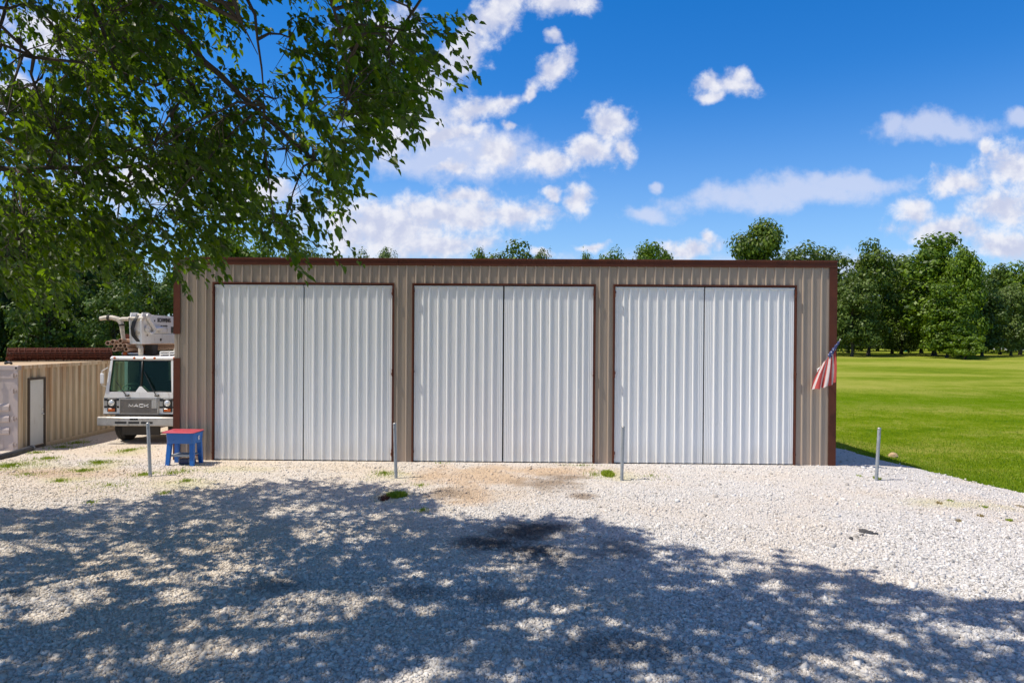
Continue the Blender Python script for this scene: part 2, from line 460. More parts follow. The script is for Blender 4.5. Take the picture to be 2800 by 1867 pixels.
base = t.ramp(r, [(0.0, (0.20, 0.195, 0.19)), (0.13, (0.42, 0.41, 0.40)), (0.35, (0.58, 0.565, 0.545)), (0.7, (0.67, 0.655, 0.635)), (1.0, (0.80, 0.79, 0.77))])
base = t.mix(t.mapr(t.noise(p, 120, 3, 0.7), 0.45, 0.75, 0, 0.35), base, (0.52, 0.50, 0.48))
c = gravel_colour(t, base, p, 0.85)
bsdf(t, out, c, 0.85, 0, None, 0.25); M['stone'] = m

# flag cloth (uv: u across stripes)
m, t, out = new_mat('flag_cloth')
uv = t.node('ShaderNodeTexCoord').outputs['UV']; su = t.node('ShaderNodeSeparateXYZ'); t.put(su.inputs[0], uv)
st = t.math('MODULO', t.math('FLOOR', t.math('MULTIPLY', su.outputs[0], 9.0)), 2.0)
nz = t.noise(t.obj(), 9, 4, 0.6)
c = t.mix(st, t.mix(nz, (0.50, 0.045, 0.045), (0.62, 0.13, 0.11)), t.mix(nz, (0.72, 0.60, 0.58), (0.82, 0.76, 0.74)))
b = t.node('ShaderNodeBsdfPrincipled'); t.put(b.inputs['Base Color'], c); b.inputs['Roughness'].default_value = 0.8
tl = t.node('ShaderNodeBsdfTranslucent'); t.put(tl.inputs[0], c)
mx = t.node('ShaderNodeMixShader'); mx.inputs[0].default_value = 0.3
t.l.new(b.outputs[0], mx.inputs[1]); t.l.new(tl.outputs[0], mx.inputs[2]); t.l.new(mx.outputs[0], out.inputs[0]); M['flag'] = m
m, t, out = new_mat('flag_canton')
vo = t.node('ShaderNodeTexVoronoi', feature='F1'); t.put(vo.inputs['Vector'], t.obj()); vo.inputs['Scale'].default_value = 16; vo.inputs['Randomness'].default_value = 0.4
c = t.mix(t.mapr(vo.outputs['Distance'], 0.20, 0.27, 1, 0), (0.05, 0.07, 0.20), (0.7, 0.7, 0.75))
bsdf(t, out, c, 0.8); M['canton'] = m

# ------------------------------------------------------------------ world, sun
SUN = Vector((-0.50, -0.12, 1.0)).normalized()        # towards the sun
LX, LY = 0.50, 0.12                                    # shadow offset per metre of height
W = bpy.data.worlds.new('World'); S.world = W; W.use_nodes = True
W.node_tree.nodes.clear(); t = NT(W.node_tree)
wo = t.node('ShaderNodeOutputWorld'); bg = t.node('ShaderNodeBackground'); bg.inputs[1].default_value = 0.10
t.l.new(bg.outputs[0], wo.inputs[0])
sky = t.node('ShaderNodeTexSky', sky_type='NISHITA'); sky.sun_disc = False
sky.sun_elevation = math.asin(SUN.z); sky.sun_rotation = math.atan2(SUN.x, SUN.y) % (2*PI)
sky.air_density = 1.0; sky.dust_density = 0.6; sky.ozone_density = 2.5; sky.altitude = 200
hs = t.node('ShaderNodeHueSaturation'); hs.inputs['Saturation'].default_value = 1.28; hs.inputs['Value'].default_value = 1.0
t.l.new(sky.outputs[0], hs.inputs['Color'])
skyc0 = hs.outputs[0]

def c2(cx, cy, rx, ry, rot=0):      # cloud ellipse given in the sky crop -> tangent-plane units
    px, py = 1000 + cx/1.3067, cy/1.3067
    d = ray(px, py)
    return (d.x/d.y, d.z/d.y, rx/1.3067/F, ry/1.3067/F, math.radians(rot))
CLOUDS = [c2(*e) for e in (
    (470, 70, 190, 75, 35), (330, 190, 170, 70, 42), (210, 300, 120, 60, 40), (690, 30, 130, 42, 5), (60, 120, 160, 120, 0), (90, 420, 130, 130, 0),
    (665, 148, 36, 26), (670, 245, 90, 42, 38), (600, 320, 50, 26, 30),
    (400, 400, 130, 66, 15), (300, 485, 150, 44), (490, 365, 70, 38, 20), (510, 465, 42, 16),
    (880, 430, 92, 84), (800, 530, 110, 62), (650, 575, 140, 50), (450, 565, 100, 58), (300, 602, 72, 24), (940, 520, 40, 60),
    (300, 770, 370, 80), (60, 830, 330, 130), (550, 755, 170, 42), (350, 700, 150, 42), (250, 890, 250, 60), (640, 915, 50, 20),
    (745, 700, 48, 62), (662, 685, 34, 26),
    (1295, 312, 118, 50), (1312, 272, 62, 46), (1212, 292, 40, 46), (1225, 350, 50, 26),
    (1150, 885, 125, 40), (1230, 852, 36, 30), (810, 895, 50, 18),
    (2330, 590, 150, 100), (2130, 640, 120, 62), (1950, 740, 74, 72), (2060, 830, 200, 62), (2280, 740, 150, 76), (2290, 870, 190, 66), (2236, 512, 30, 34), (2500, 700, 200, 160),
    
    (-1150, 100, 190, 110), (-850, 640, 260, 120), (-1250, 330, 160, 80), (-380, 700, 200, 70))]
THIN = [c2(*e) for e in ((1480, 700, 400, 62, 4), (1740, 650, 240, 46, 3), (1000, 768, 110, 36), (1042, 655, 32, 22), (1880, 440, 60, 48), (2060, 452, 240, 44), (2340, 410, 60, 36), (350, 560, 420, 90), (150, 400, 220, 160), (1500, 1000, 900, 90))]
def cloud_group(name, lst, k):
    g = bpy.data.node_groups.new(name, 'ShaderNodeTree')
    g.interface.new_socket('P', in_out='INPUT', socket_type='NodeSocketVector')
    g.interface.new_socket('D', in_out='OUTPUT', socket_type='NodeSocketFloat')
    t = NT(g); gi = t.node('NodeGroupInput'); go = t.node('NodeGroupOutput'); p = gi.outputs[0]
    wn = t.noise(p, 8, 5, 0.55, out='Color')
    pw = t.vmath('ADD', p, t.vmath('MULTIPLY', t.vmath('SUBTRACT', wn, (0.5, 0.5, 0.5)), (0.085, 0.075, 0)))
    acc = None
    for (cx, cy, rx, ry, ro) in lst:
        pin = pw
        if acc is not None:          # chained so that the shader evaluates one ellipse at a time
            ma = t.node('ShaderNodeVectorMath', operation='MULTIPLY_ADD'); t.put(ma.inputs[0], acc); ma.inputs[1].default_value = (1e-7, 1e-7, 0); t.put(ma.inputs[2], pw); pin = ma.outputs[0]
        mp = t.node('ShaderNodeMapping', vector_type='TEXTURE'); t.put(mp.inputs[0], pin)
        mp.inputs['Location'].default_value = (cx, cy, 0); mp.inputs['Rotation'].default_value = (0, 0, ro); mp.inputs['Scale'].default_value = (rx, ry, 1)
        d = t.vmath('LENGTH', mp.outputs[0])
        acc = d if acc is None else t.math('SMOOTH_MIN', acc, d, 0.3)
    n1 = t.math('SUBTRACT', t.noise(p, 30, 10, 0.64, 0.15), 0.5)
    t.put(go.inputs[0], t.math('ADD', acc, t.math('MULTIPLY', n1, k)))
    return g
geo = t.node('ShaderNodeTexCoord').outputs['Generated']
sx = t.node('ShaderNodeSeparateXYZ'); t.put(sx.inputs[0], geo)
dy = t.math('MAXIMUM', sx.outputs[1], 0.08)
cb = t.node('ShaderNodeCombineXYZ'); t.put(cb.inputs[0], t.math('DIVIDE', sx.outputs[0], dy)); t.put(cb.inputs[1], t.math('DIVIDE', sx.outputs[2], dy))
P0 = cb.outputs[0]
front = t.mapr(sx.outputs[1], 0.1, 0.3)
g1 = cloud_group('cumulus', CLOUDS, 1.9); g2 = cloud_group('thin_cloud', THIN, 1.5)
def ev(g, vec):
    n = t.node('ShaderNodeGroup', node_tree=g); t.put(n.inputs[0], vec); return n.outputs[0]
def after(vec, prev):
    ma = t.node('ShaderNodeVectorMath', operation='MULTIPLY_ADD'); t.put(ma.inputs[0], prev); ma.inputs[1].default_value = (1e-7, 1e-7, 0); t.put(ma.inputs[2], vec); return ma.outputs[0]
da = ev(g1, P0)
nA = t.noise(after(P0, da), 30, 5, 0.55, 0.15); nB = t.noise(after(t.vmath('ADD', P0, (-0.009, 0.015, 0)), nA), 30, 5, 0.55, 0.15)
db = t.math('ADD', da, t.math('MULTIPLY', t.math('SUBTRACT', nB, nA), 2.1))
mask = t.math('MULTIPLY', t.mapr(da, 1.25, 0.30), front)
lit = t.mapr(t.math('SUBTRACT', db, da), -0.35, 0.45)
lit = t.math('ADD', t.math('MULTIPLY', lit, 0.8), t.math('MULTIPLY', t.mapr(da, 0.0, 1.0), 0.2))
ccol = t.mix(lit, (5.9, 6.3, 8.1), (9.5, 9.45, 9.8))
dt = ev(g2, after(P0, db))
thin = t.math('MULTIPLY', t.math('MULTIPLY', t.mapr(dt, 1.3, 0.35), 0.66), front)
# sky gain, boosted overhead out of view to fill shade; then horizon haze
el = sx.outputs[2]
gain = t.node('ShaderNodeCombineXYZ'); t.put(gain.inputs[0], t.math('ADD', t.mapr(el, 0.02, 0.46, 1.12, 0.26, smooth=False), t.mapr(el, 0.48, 0.85, 0.0, 2.6))); t.put(gain.inputs[1], t.math('ADD', t.mapr(el, 0.0, 0.45, 1.38, 1.20), t.mapr(el, 0.48, 0.85, 0.0, 0.45))); t.put(gain.inputs[2], t.mapr(el, 0.48, 0.85, 1.72, 1.35))
skyc = t.mix(1.0, skyc0, gain.outputs[0], 'MULTIPLY')
haze = t.math('MULTIPLY', t.mapr(sx.outputs[2], 0.36, 0.0), 0.42)
skyh = t.mix(haze, skyc, (4.9, 6.4, 9.0))
col1 = t.mix(thin, skyh, (7.4, 7.7, 9.2))
col2 = t.mix(t.math('MULTIPLY', mask, 0.96), col1, ccol)
t.put(bg.inputs[0], col2)

sl = bpy.data.lights.new('sun', 'SUN'); sl.energy = 5.0; sl.angle = math.radians(0.53); sl.color = (1.0, 0.94, 0.83)
so = bpy.data.objects.new('sun', sl); COL.objects.link(so)
so.rotation_euler = SUN.to_track_quat('Z', 'Y').to_euler(); so.location = (-20, -6, 40)

cd = bpy.data.cameras.new('camera'); cam = bpy.data.objects.new('camera', cd); COL.objects.link(cam)
cd.sensor_width = 36; cd.lens = 36*F/2800; cd.clip_start = 0.1; cd.clip_end = 3000
cam.matrix_world = Matrix.Translation(CAM_P) @ CAM_M.to_4x4()
S.camera = cam
S.render.resolution_x = 1024; S.render.resolution_y = 682
S.view_settings.view_transform = 'Standard'; S.view_settings.look = 'None'; S.view_settings.exposure = 0

# ------------------------------------------------------------------ ground
def axis(pts):
    r = []
    for a, b, n in pts: r += list(np.linspace(a, b, n, endpoint=False))
    return np.array(r + [pts[-1][1]])
gx = axis([(-900, -80, 14), (-80, -20, 40), (-20, 24, 88), (24, 100, 50), (100, 900, 14)])
gy = axis([(-200, -10, 10), (-10, 10, 20), (10, 40, 75), (40, 160, 80), (160, 1500, 16)])
X, Y = np.meshgrid(gx, gy); Z = terr(X, Y)
nx, ny = len(gx), len(gy)
idx = np.arange(nx*ny).reshape(ny, nx)
q = np.stack([idx[:-1, :-1], idx[:-1, 1:], idx[1:, 1:], idx[1:, :-1]], -1).reshape(-1, 4)
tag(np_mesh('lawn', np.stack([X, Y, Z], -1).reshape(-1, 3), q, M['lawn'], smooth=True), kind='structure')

def edge_r(y):      # right edge of the gravel
    y = np.asarray(y, float)
    e = np.where(y < 17, 10.45 + (17-y)*0.55, 10.45 - (y-17)*0.30)
    return e + 0.10*np.sin(y*2.3) + 0.06*np.sin(y*6.1+1) + 0.03*np.sin(y*14.3)
ys = axis([(-12, 8, 24), (8, 32, 170)])
sv = np.linspace(0, 1, 150)
XL = np.full_like(ys, -34.0)
XR = np.maximum(edge_r(ys), -7.0)
XR = np.where(ys > 21, np.minimum(XR, 8.9), XR)
Xg = XL[:, None] + (XR-XL)[:, None]*sv[None, :]; Yg = np.repeat(ys[:, None], len(sv), 1)
Zg = terr(Xg, Yg) + 0.018
idx = np.arange(Xg.size).reshape(Xg.shape)
q = np.stack([idx[:-1, :-1], idx[:-1, 1:], idx[1:, 1:], idx[1:, :-1]], -1).reshape(-1, 4)
tag(np_mesh('gravel_lot', np.stack([Xg, Yg, Zg], -1).reshape(-1, 3), q, M['gravel'], smooth=True), kind='structure')

# loose stones on the gravel: angular crushed rock
def stones():
    P = []
    for (y0, y1, dens) in ((5.2, 7.0, 3200), (7.0, 9.0, 2300), (9.0, 11.5, 1200), (11.5, 14, 520), (14, 17, 260), (17, 21, 60)):
        xa, xb = -0.84*y1 - 0.8, 0.84*y1 + 0.8
        n = int((xb-xa)*(y1-y0)*dens)
        x = RNG.uniform(xa, xb, n); y = RNG.uniform(y0, y1, n)
        k = x < edge_r(y) + RNG.normal(0, 0.10, n)
        k &= ~((y > 16.86) & (x > -8.6) & (x < 8.15))
        P.append(np.stack([x[k], y[k]], 1))
    P = np.concatenate(P); n = len(P)
    s = RNG.lognormal(math.log(0.0102), 0.40, n)
    s = np.clip(s, 0.005, 0.038)
    cube = np.array([(a, b, c) for c in (-1, 1) for b in (-1, 1) for a in (-1, 1)], float)
    V = np.repeat(cube[None], n, 0)*(1 + RNG.uniform(-0.5, 0.25, (n, 8, 1))) + RNG.uniform(-0.3, 0.3, (n, 8, 3))
    V *= RNG.uniform(0.6, 1.25, (n, 1, 3))
    A = RNG.normal(size=(n, 4)); A /= np.linalg.norm(A, axis=1)[:, None]
    w, x, y, z = A.T
    R = np.stack([1-2*(y*y+z*z), 2*(x*y-z*w), 2*(x*z+y*w), 2*(x*y+z*w), 1-2*(x*x+z*z), 2*(y*z-x*w), 2*(x*z-y*w), 2*(y*z+x*w), 1-2*(x*x+y*y)], -1).reshape(n, 3, 3)
    V = np.einsum('nij,nkj->nki', R, V)*s[:, None, None]
    V[:, :, 2] *= 0.8
    V[:, :, 0] += P[:, 0, None]; V[:, :, 1] += P[:, 1, None]
    V[:, :, 2] += (terr(P[:, 0], P[:, 1]) + 0.018 + s*np.where(P[:, 1] < 9, 0.22, 0.08))[:, None]
    fc = np.array([(0, 2, 3, 1), (4, 5, 7, 6), (0, 1, 5, 4), (1, 3, 7, 5), (3, 2, 6, 7), (2, 0, 4, 6)])
    Fq = (fc[None] + (np.arange(n)*8)[:, None, None]).reshape(-1, 4)
    return tag(np_mesh('gravel_stones', V.reshape(-1, 3), Fq, M['stone']), 'loose pale crushed stone spread over the lot in front of the shed', 'gravel', kind='stuff')
stones()

# grass blades: generic blade builder
def blades(P, h, w, lean=0.5):
    n = len(P)
    h = np.asarray(h)*np.ones(n)
    a = RNG.uniform(0, 2*PI, n); la = RNG.uniform(0, 2*PI, n); lm = RNG.uniform(0, lean, n)*h
    d = np.stack([np.cos(a), np.sin(a), np.zeros(n)], 1)*(w/2)
    tip = np.stack([np.cos(la)*lm, np.sin(la)*lm, h], 1); mid = tip*np.array([0.35, 0.35, 0.55])
    V = np.stack([P-d, P+d, P+mid+d*0.7, P+mid-d*0.7, P+tip], 1)
    fc = np.array([(0, 1, 2, 3), (3, 2, 4, 4)])
    V = np.concatenate([V, (P+tip+d*0.05)[:, None]], 1)
    fc = np.array([(0, 1, 2, 3), (3, 2, 5, 4)])
    Fq = (fc[None] + (np.arange(n)*6)[:, None, None]).reshape(-1, 4)
    return V.reshape(-1, 3), Fq
def lawn_grass():
    L = []
    for (y0, y1, dens) in ((13.5, 16, 900), (16, 18, 700), (18, 20, 480), (20, 23, 300), (23, 27, 170), (27, 33, 90), (33, 42, 40)):
        n = int((0.85*y1+1-8)*(y1-y0)*dens)
        x = RNG.uniform(8.2, 0.85*y1+1, n); y = RNG.uniform(y0, y1, n)
        k = x > edge_r(y) + RNG.normal(0, 0.07, n) - 0.02
        L.append(np.stack([x[k], y[k]], 1))
    P = np.concatenate(L); z = terr(P[:, 0], P[:, 1])
    V, Fq = blades(np.column_stack([P, z]), RNG.uniform(0.025, 0.07, len(P)), 0.012, 0.9)
    tag(np_mesh('lawn_grass', V, Fq, M['blade']), 'short mown grass blades along the edge of the gravel', 'grass', kind='stuff')
lawn_grass()
def patch_points(px, py, rx, ry, n, tight=False):
    c = ground(px, py); e = ground(px+rx, py); u = ground(px, py-ry); d = ground(px, py+ry)
    R = abs(e.x-c.x); Q = abs(u.y-d.y)/2
    a = RNG.uniform(0, 2*PI, n); r = np.abs(RNG.normal(0, 0.62, n))*(1+0.35*np.sin(a*3+px)+0.25*np.sin(a*7+py))
    if tight: r = np.sqrt(RNG.uniform(0, 1, n))*0.8
    x = c.x + np.cos(a)*r*R; y = c.y + np.sin(a)*r*Q
    k = ~((y > 16.85) & (x > -8.6))
    x, y = x[k], y[k]
    return np.column_stack([x, y, terr(x, y)+0.015])
PT = [(270, 1267, 45, 7, 700), (350, 1234, 26, 8, 450), (225, 1290, 40, 5, 350), (30, 1276, 60, 11, 1100), (130, 1256, 45, 6, 420), (210, 1213, 38, 6, 420), (165, 1318, 24, 5, 220), (395, 1300, 28, 7, 330),
      (470, 1297, 40, 5, 200), (510, 1318, 24, 5, 160), (450, 1352, 22, 4, 120), (250, 1377, 14, 4, 70), (1050, 1297, 38, 9, 330), (1150, 1330, 26, 5, 90), (1155, 1399, 26, 6, 110),
      (1205, 1268, 30, 2, 120), (1590, 1275, 60, 2, 90), (650, 1262, 25, 2, 90), (690, 1262, 12, 2, 60), (820, 1263, 25, 2, 90), (500, 1290, 70, 12, 200), (300, 1330, 130, 18, 260), (1625, 1300, 40, 14, 160), (1780, 1305, 60, 12, 90), (100, 1240, 30, 4, 260), (170, 1225, 60, 5, 380), (75, 1300, 70, 8, 200)]
P = np.concatenate([patch_points(*p) for p in PT])
V, Fq = blades(P, RNG.uniform(0.02, 0.075, len(P)), 0.011, 1.0)
tag(np_mesh('grass_patches', V, Fq, M['weed']), 'sparse patches of short grass growing through the gravel', 'grass', kind='stuff')
def weed(name, label, px, py, rx, ry, n, hh, m, cat='weed', group=None):
    P = patch_points(px, py, rx, ry, int(n*1.3), True)
    c = P.mean(0); V, Fq = blades(P, RNG.uniform(hh*0.4, hh, len(P)), 0.013, 1.0)
    o = np_mesh(name, V - c, Fq, m); o.location = c
    return tag(o, label, cat, group)
weed('grass_clump', 'bright green grass clump in the tree shade below the second steel post', 1085, 1358, 36, 9, 800, 0.09, M['weed'], 'grass clump')
weed('grass_clump', 'reddish brown weed clump beside the green clump in the tree shade', 1050, 1366, 18, 9, 160, 0.08, M['redweed'], 'weed')
weed('grass_clump', 'lime green grass clump just left of the third steel post', 1662, 1300, 22, 9, 700, 0.10, M['weed'], 'grass clump')
weed('weed', 'tiny green weed at the foot of the rightmost steel post', 2398, 1311, 10, 4, 90, 0.07, M['weed'])
for (x, y, n, mm, lab) in ((2597, 1373, 120, 'weed', 'small green weed below the lawn edge, the greenest of the weeds on the right gravel'),
                          (2568, 1379, 90, 'dryweed', 'straw coloured weed just left of the greenest weed on the right gravel'),
                          (2690, 1389, 60, 'weed', 'small weed on pale gravel, topmost of those near the right frame edge'),
                          (2622, 1428, 110, 'dryweed', 'yellowish dry weed, lowest left of the weeds on the right gravel'),
                          (2680, 1414, 80, 'dryweed', 'brown dry weed in the middle of the weeds on the right gravel'),
                          (2760, 1426, 90, 'weed', 'green weed, lowest right of the weeds on the right gravel'),
                          (2790, 1388, 90, 'dryweed', 'dry weed at the right frame edge by the lawn'),
                          (2350, 1304, 40, 'weed', 'thin green weed left of the rightmost steel post')):
    weed('weed', lab, x, y, 9, 3, int(n*0.6), 0.055, M[mm], 'weed', 'weeds on the right gravel')

# ------------------------------------------------------------------ metal shed
A = Vector((-8.44, 17.09)); B = Vector((8.007, 16.91))
SW = (B-A).length; SYAW = math.atan2(B.y-A.y, B.x-A.x); SC = (A+B)/2
shed = thing('metal_shed', 'long tan ribbed metal shed with brown trim and three pairs of white doors', 'shed', (SC.x, SC.y, 0), SYAW)
def su(px, py=1000):          # photo column -> distance along the shed front (local x)
    d = ray(px, py); n = Vector((-math.sin(SYAW), math.cos(SYAW)))
    tt = (n.x*SC.x + n.y*SC.y)/(n.x*d.x + n.y*d.y)
    p = Vector((d.x*tt, d.y*tt)) - SC
    return p.x*math.cos(SYAW) + p.y*math.sin(SYAW)
HW = SW/2; EAVE = 5.07; OPZ = 4.44; DEPTH = 12.0; BACKZ = 4.25
RIB = 0.2286
def profile(u0, u1, ribs, hi=0.030, minor=True):
    """(u, outward offset) profile of ribbed sheet"""
    pts = [(u0, 0)]
    def put(u, d):
        if u0 < u < u1: pts.append((u, d))
    rs = sorted(ribs); prev = None
    for r in rs:
        put(r-0.028, 0); put(r-0.013, hi); put(r+0.011, hi); put(r+0.025, 0)
    if minor:
        ext = [u0-0.12] + rs + [u1+0.12]
        for a, b in zip(ext[:-1], ext[1:]):
            g = b-a
            if g < 0.15: continue
            for q in (0.26, 0.38, 0.5, 0.62, 0.74):
                c = a + g*q
                put(c-0.010, 0); put(c-0.005, 0.0045); put(c+0.004, 0.0045); put(c+0.009, 0)
    pts.append((u1, 0))
    pts.sort(key=lambda p: p[0])
    return pts
def sheet(mb, u0, u1, z0, z1, ribs, base_y=0.0, hi=0.030):
    pr = profile(u0, u1, ribs, hi); n = len(pr)
    v = [(u, base_y-d, z0) for u, d in pr] + [(u, base_y-d, z1) for u, d in pr]
    mb.add(v, [(i, i+1, n+i+1, n+i) for i in range(n-1)])
DOORS = [(583, 830, 1076), (1128, 1376, 1626), (1677, 1925, 2175)]
ops = [(su(a), su(b), su(c)) for a, b, c in DOORS]
ribs = [-HW + 0.10 + RIB*i for i in range(int(SW/RIB)+1)]
mb = MB()
edges = [-HW+0.02] + [q for a, b, c in ops for q in (a, c)] + [HW-0.02]
for i in range(0, len(edges), 2): sheet(mb, edges[i], edges[i+1], 0.0, OPZ, ribs)
mb2 = MB(); sheet(mb2, -HW+0.02, HW-0.02, OPZ, EAVE-0.02, ribs)
mb.add(mb2.v, mb2.f)
mb.build('front_wall', M['tan'], shed)
# side and back walls
def side_wall(x, sgn):
    mb = MB(); pr = profile(0.0, DEPTH, [0.1+RIB*i for i in range(int(DEPTH/RIB))])
    n = len(pr); zt = lambda y: EAVE-0.03 + (BACKZ-EAVE)*y/DEPTH
    v = [(x+sgn*d, u, 0) for u, d in pr] + [(x+sgn*d, u, zt(u)) for u, d in pr]
    f = [(i, i+1, n+i+1, n+i) if sgn > 0 else (i+1, i, n+i, n+i+1) for i in range(n-1)]
    return mb.add(v, f).build('side_wall', M['tan'], shed)
side_wall(-HW+0.03, -1); side_wall(HW-0.03, 1)
MB().box(-HW+0.03, HW-0.03, DEPTH-0.05, DEPTH, 0, BACKZ-0.04).build('rear_wall', M['tan'], shed)
# roof sheet sloping gently to the rear, ribbed
mb = MB(); pr = profile(-HW-0.03, HW+0.03, [-HW+0.1+RIB*i for i in range(int(SW/RIB))])
n = len(pr)
mb.add([(u, -0.01, EAVE-0.02+d) for u, d in pr] + [(u, DEPTH+0.15, BACKZ-0.03+d) for u, d in pr], [(i, i+1, n+i+1, n+i) for i in range(n-1)])
mb.build('roof', M['brown'], shed)
# eave trim: stepped profile
mb = MB()
for (x0, x1) in ((-HW-0.0, -2.62), (-2.615, 2.9), (2.905, 6.75), (6.755, HW+0.015)):
    mb.prism_x([(0.0, EAVE-0.165), (-0.034, EAVE-0.165), (-0.040, EAVE-0.15), (-0.040, EAVE-0.035), (-0.052, EAVE-0.025), (-0.052, EAVE+0.012), (0.0, EAVE+0.02)][::-1], x0, x1)
mb.build('eave_trim', M['brown'], shed)
for sgn in (-1, 1):            # rake trim along the top of each side wall
    x = sgn*(HW-0.0)
    mb = MB(); a, b = (x-0.0, x+0.05) if sgn > 0 else (x-0.05, x)
    mb.prism_x([(0.12, EAVE-0.17), (DEPTH, BACKZ-0.17), (DEPTH, BACKZ+0.01), (0.12, EAVE+0.006)], a, b).build('rake_trim', M['brown'], shed)
# corner trims; the left one has a piece missing
cw = 0.165
mb = MB()
for (z0, z1) in ((0.02, 2.565), (3.165, EAVE-0.17)):
    mb.box(-HW-0.005, -HW+0.15, -0.036, 0.0-0.027, z0, z1); mb.box(-HW-0.02, -HW-0.006, -0.036, 0.14, z0, z1)
mb.build('corner_trim', M['brown'], shed)
mb = MB(); mb.box(HW-cw, HW+0.01, -0.036, -0.027, 0.01, EAVE-0.168); mb.box(HW+0.011, HW+0.022, -0.036, 0.14, 0.01, EAVE-0.168)
mb.build('corner_trim', M['brown'], shed)
# a strip of exposed flashing where the left trim piece is missing
MB().box(-HW-0.004, -HW+0.06, -0.012, -0.002, 2.5, 3.2).build('exposed_flashing', M['tan'], shed)
leafribs_l = [.22, .372, .60, .83, 1.06, 1.285, 1.51, 1.735, 1.955]
leafribs_r = [.24, .47, .69, .915, 1.135, 1.36, 1.585, 1.815, 1.965]
first = True
for di, (a, b, c) in enumerate(ops):
    # brown frame round the opening
    mb = MB(); fw = 0.024
    mb.box(a-0.012, a+fw, -0.034, 0.10, 0.0, OPZ+0.03); mb.box(c-fw, c+0.012, -0.034, 0.10, 0.0, OPZ+0.03); mb.box(a+fw, c-fw, -0.034, 0.10, OPZ-0.012, OPZ+0.03)
    mb.build('door_frame', M['brown'], shed)
    for side in (0, 1):
        x0, x1 = (a+fw+0.014, b-0.015) if side == 0 else (b+0.015, c-fw-0.014)
        if di == 1 and side == 1: x0 += 0.006
        z0, z1 = 0.045, OPZ-0.035
        w = x1-x0; sc = w/2.2
        rl = [x0 + r*sc for r in (leafribs_l if side == 0 else leafribs_r)]
        mb = MB(); sheet(mb, x0, x1, z0, z1-0.045, rl, base_y=0.012, hi=0.028)
        mb.box(x0, x1, 0.0125, 0.06, z0, z1-0.002)
        for zz in (1.08, 2.16, 3.25):
            for r in rl: mb.disc((r+0.05, 0.012, zz), (0, -1, 0), 0.007, 0.005, 6)
        d = mb.build('door', M['white'], shed)
        if di == 1 and side == 0: d.rotation_euler = (0, 0, 0.0)
        MB().box(x0, x1, -0.012, 0.012, z1-0.043, z1).build('top_rail', M['rail'], d)
        # rows of screws
        hx = x0-0.018 if side == 0 else x1+0.018
        for zz in (4.24, 2.24, 0.25):
            mb = MB()
            mb.tube([(hx, -0.062, zz-0.09), (hx, -0.062, zz+0.09)], 0.017, 10)
            mb.box(hx-0.03, hx-0.006, -0.055, -0.035, zz-0.06, zz-0.005); mb.box(hx+0.006, hx+0.03, -0.055, -0.013, zz+0.005, zz+0.06)
            mb.build('hinge', M['brown'], d, smooth=True, angle=40)
MB().box(-HW+0.1, HW-0.1, 0.3, DEPTH-0.2, 0.03, 0.05).build('floor_slab', M['darkin'], shed)

# ------------------------------------------------------------------ flag on the right corner
fy = 16.80
def fp(cx, cy, Y):            # crop of the flag -> world
    return at(1900+cx/2.613, 550+cy/2.613, Y)
base = fp(888, 1205, 16.88)
flag = thing('wall_flag', 'faded striped flag hanging from a slanted pole on the shed corner', 'flag', base)
rel = lambda p: p - base
tip = rel(fp(1037, 992, 16.35))
MB().tube([(0, 0.0, 0), tip*0.5, tip], [0.014, 0.013, 0.012], 10).disc(tip, tip, 0.02, 0.01, 10, 0.02).build('pole', M['steel'], flag, smooth=True, angle=50)
mb = MB(); mb.disc((0, 0.0, 0), (0, -1, 0), 0.05, 0.015, 14); mb.tube([(0, -0.01, 0.0), tip.normalized()*0.11], [0.028, 0.022], 12)
for k in range(7):
    a = k*0.9; mb.tube([(0, -0.03, 0), (math.cos(a)*0.06, -0.05, math.sin(a)*0.05), (math.cos(a)*0.085, -0.04, math.sin(a)*0.08-0.02)], [0.016, 0.013, 0.006], 6)
mb.build('bracket', M['sticker'], flag, smooth=True)
NS, NTt = 64, 26
V = []; UV = []
top0, top1 = rel(fp(912, 1160, 16.72)), rel(fp(1000, 1068, 16.50))
bot0, bot1 = rel(fp(818, 1345, 16.74)), rel(fp(1014, 1290, 16.52))
for j in range(NTt+1):
    tt = j/NTt
    for i in range(NS+1):
        s_ = i/NS
        p = (top0.lerp(top1, s_)).lerp(bot0.lerp(bot1, s_), tt)
        p = p.copy()
        k = math.sin(s_*PI*5.2 + 0.6*math.sin(tt*3))
        p.y += 0.055*k*(0.35+0.65*tt) + 0.02*math.sin(s_*23+tt*4)*tt
        p.x += 0.035*math.sin(s_*PI*5.2*1.0+1.2)*tt - 0.05*math.sin(tt*PI)*(0.5-s_)
        p.z += -0.05*tt*math.sin(s_*PI) + 0.012*math.sin(s_*31)*tt
        V.append(p); UV.append((s_, tt))
mb = MB(); mb.add(V, [(j*(NS+1)+i, j*(NS+1)+i+1, (j+1)*(NS+1)+i+1, (j+1)*(NS+1)+i) for j in range(NTt) for i in range(NS)])
cl = mb.build('flag_cloth', M['flag'], flag, smooth=True)
ul = cl.data.uv_layers.new(name='UVMap')
for lp in cl.data.loops: ul.data[lp.index].uv = UV[lp.vertex_index]
q0, q1 = rel(fp(960, 1105, 16.60)), rel(fp(1031, 1000, 16.37))
path = []; rr = []
for k in range(15):
    f = k/14; p = q0.lerp(q1, f); p.x += 0.008*math.sin(k*1.7); p.z -= 0.012
    path.append(p); rr.append((0.028*(1-f)+0.022)*(1+0.18*math.sin(k*2.1)))
MB().tube(path, rr, 12).build('canton', M['canton'], flag, smooth=True)

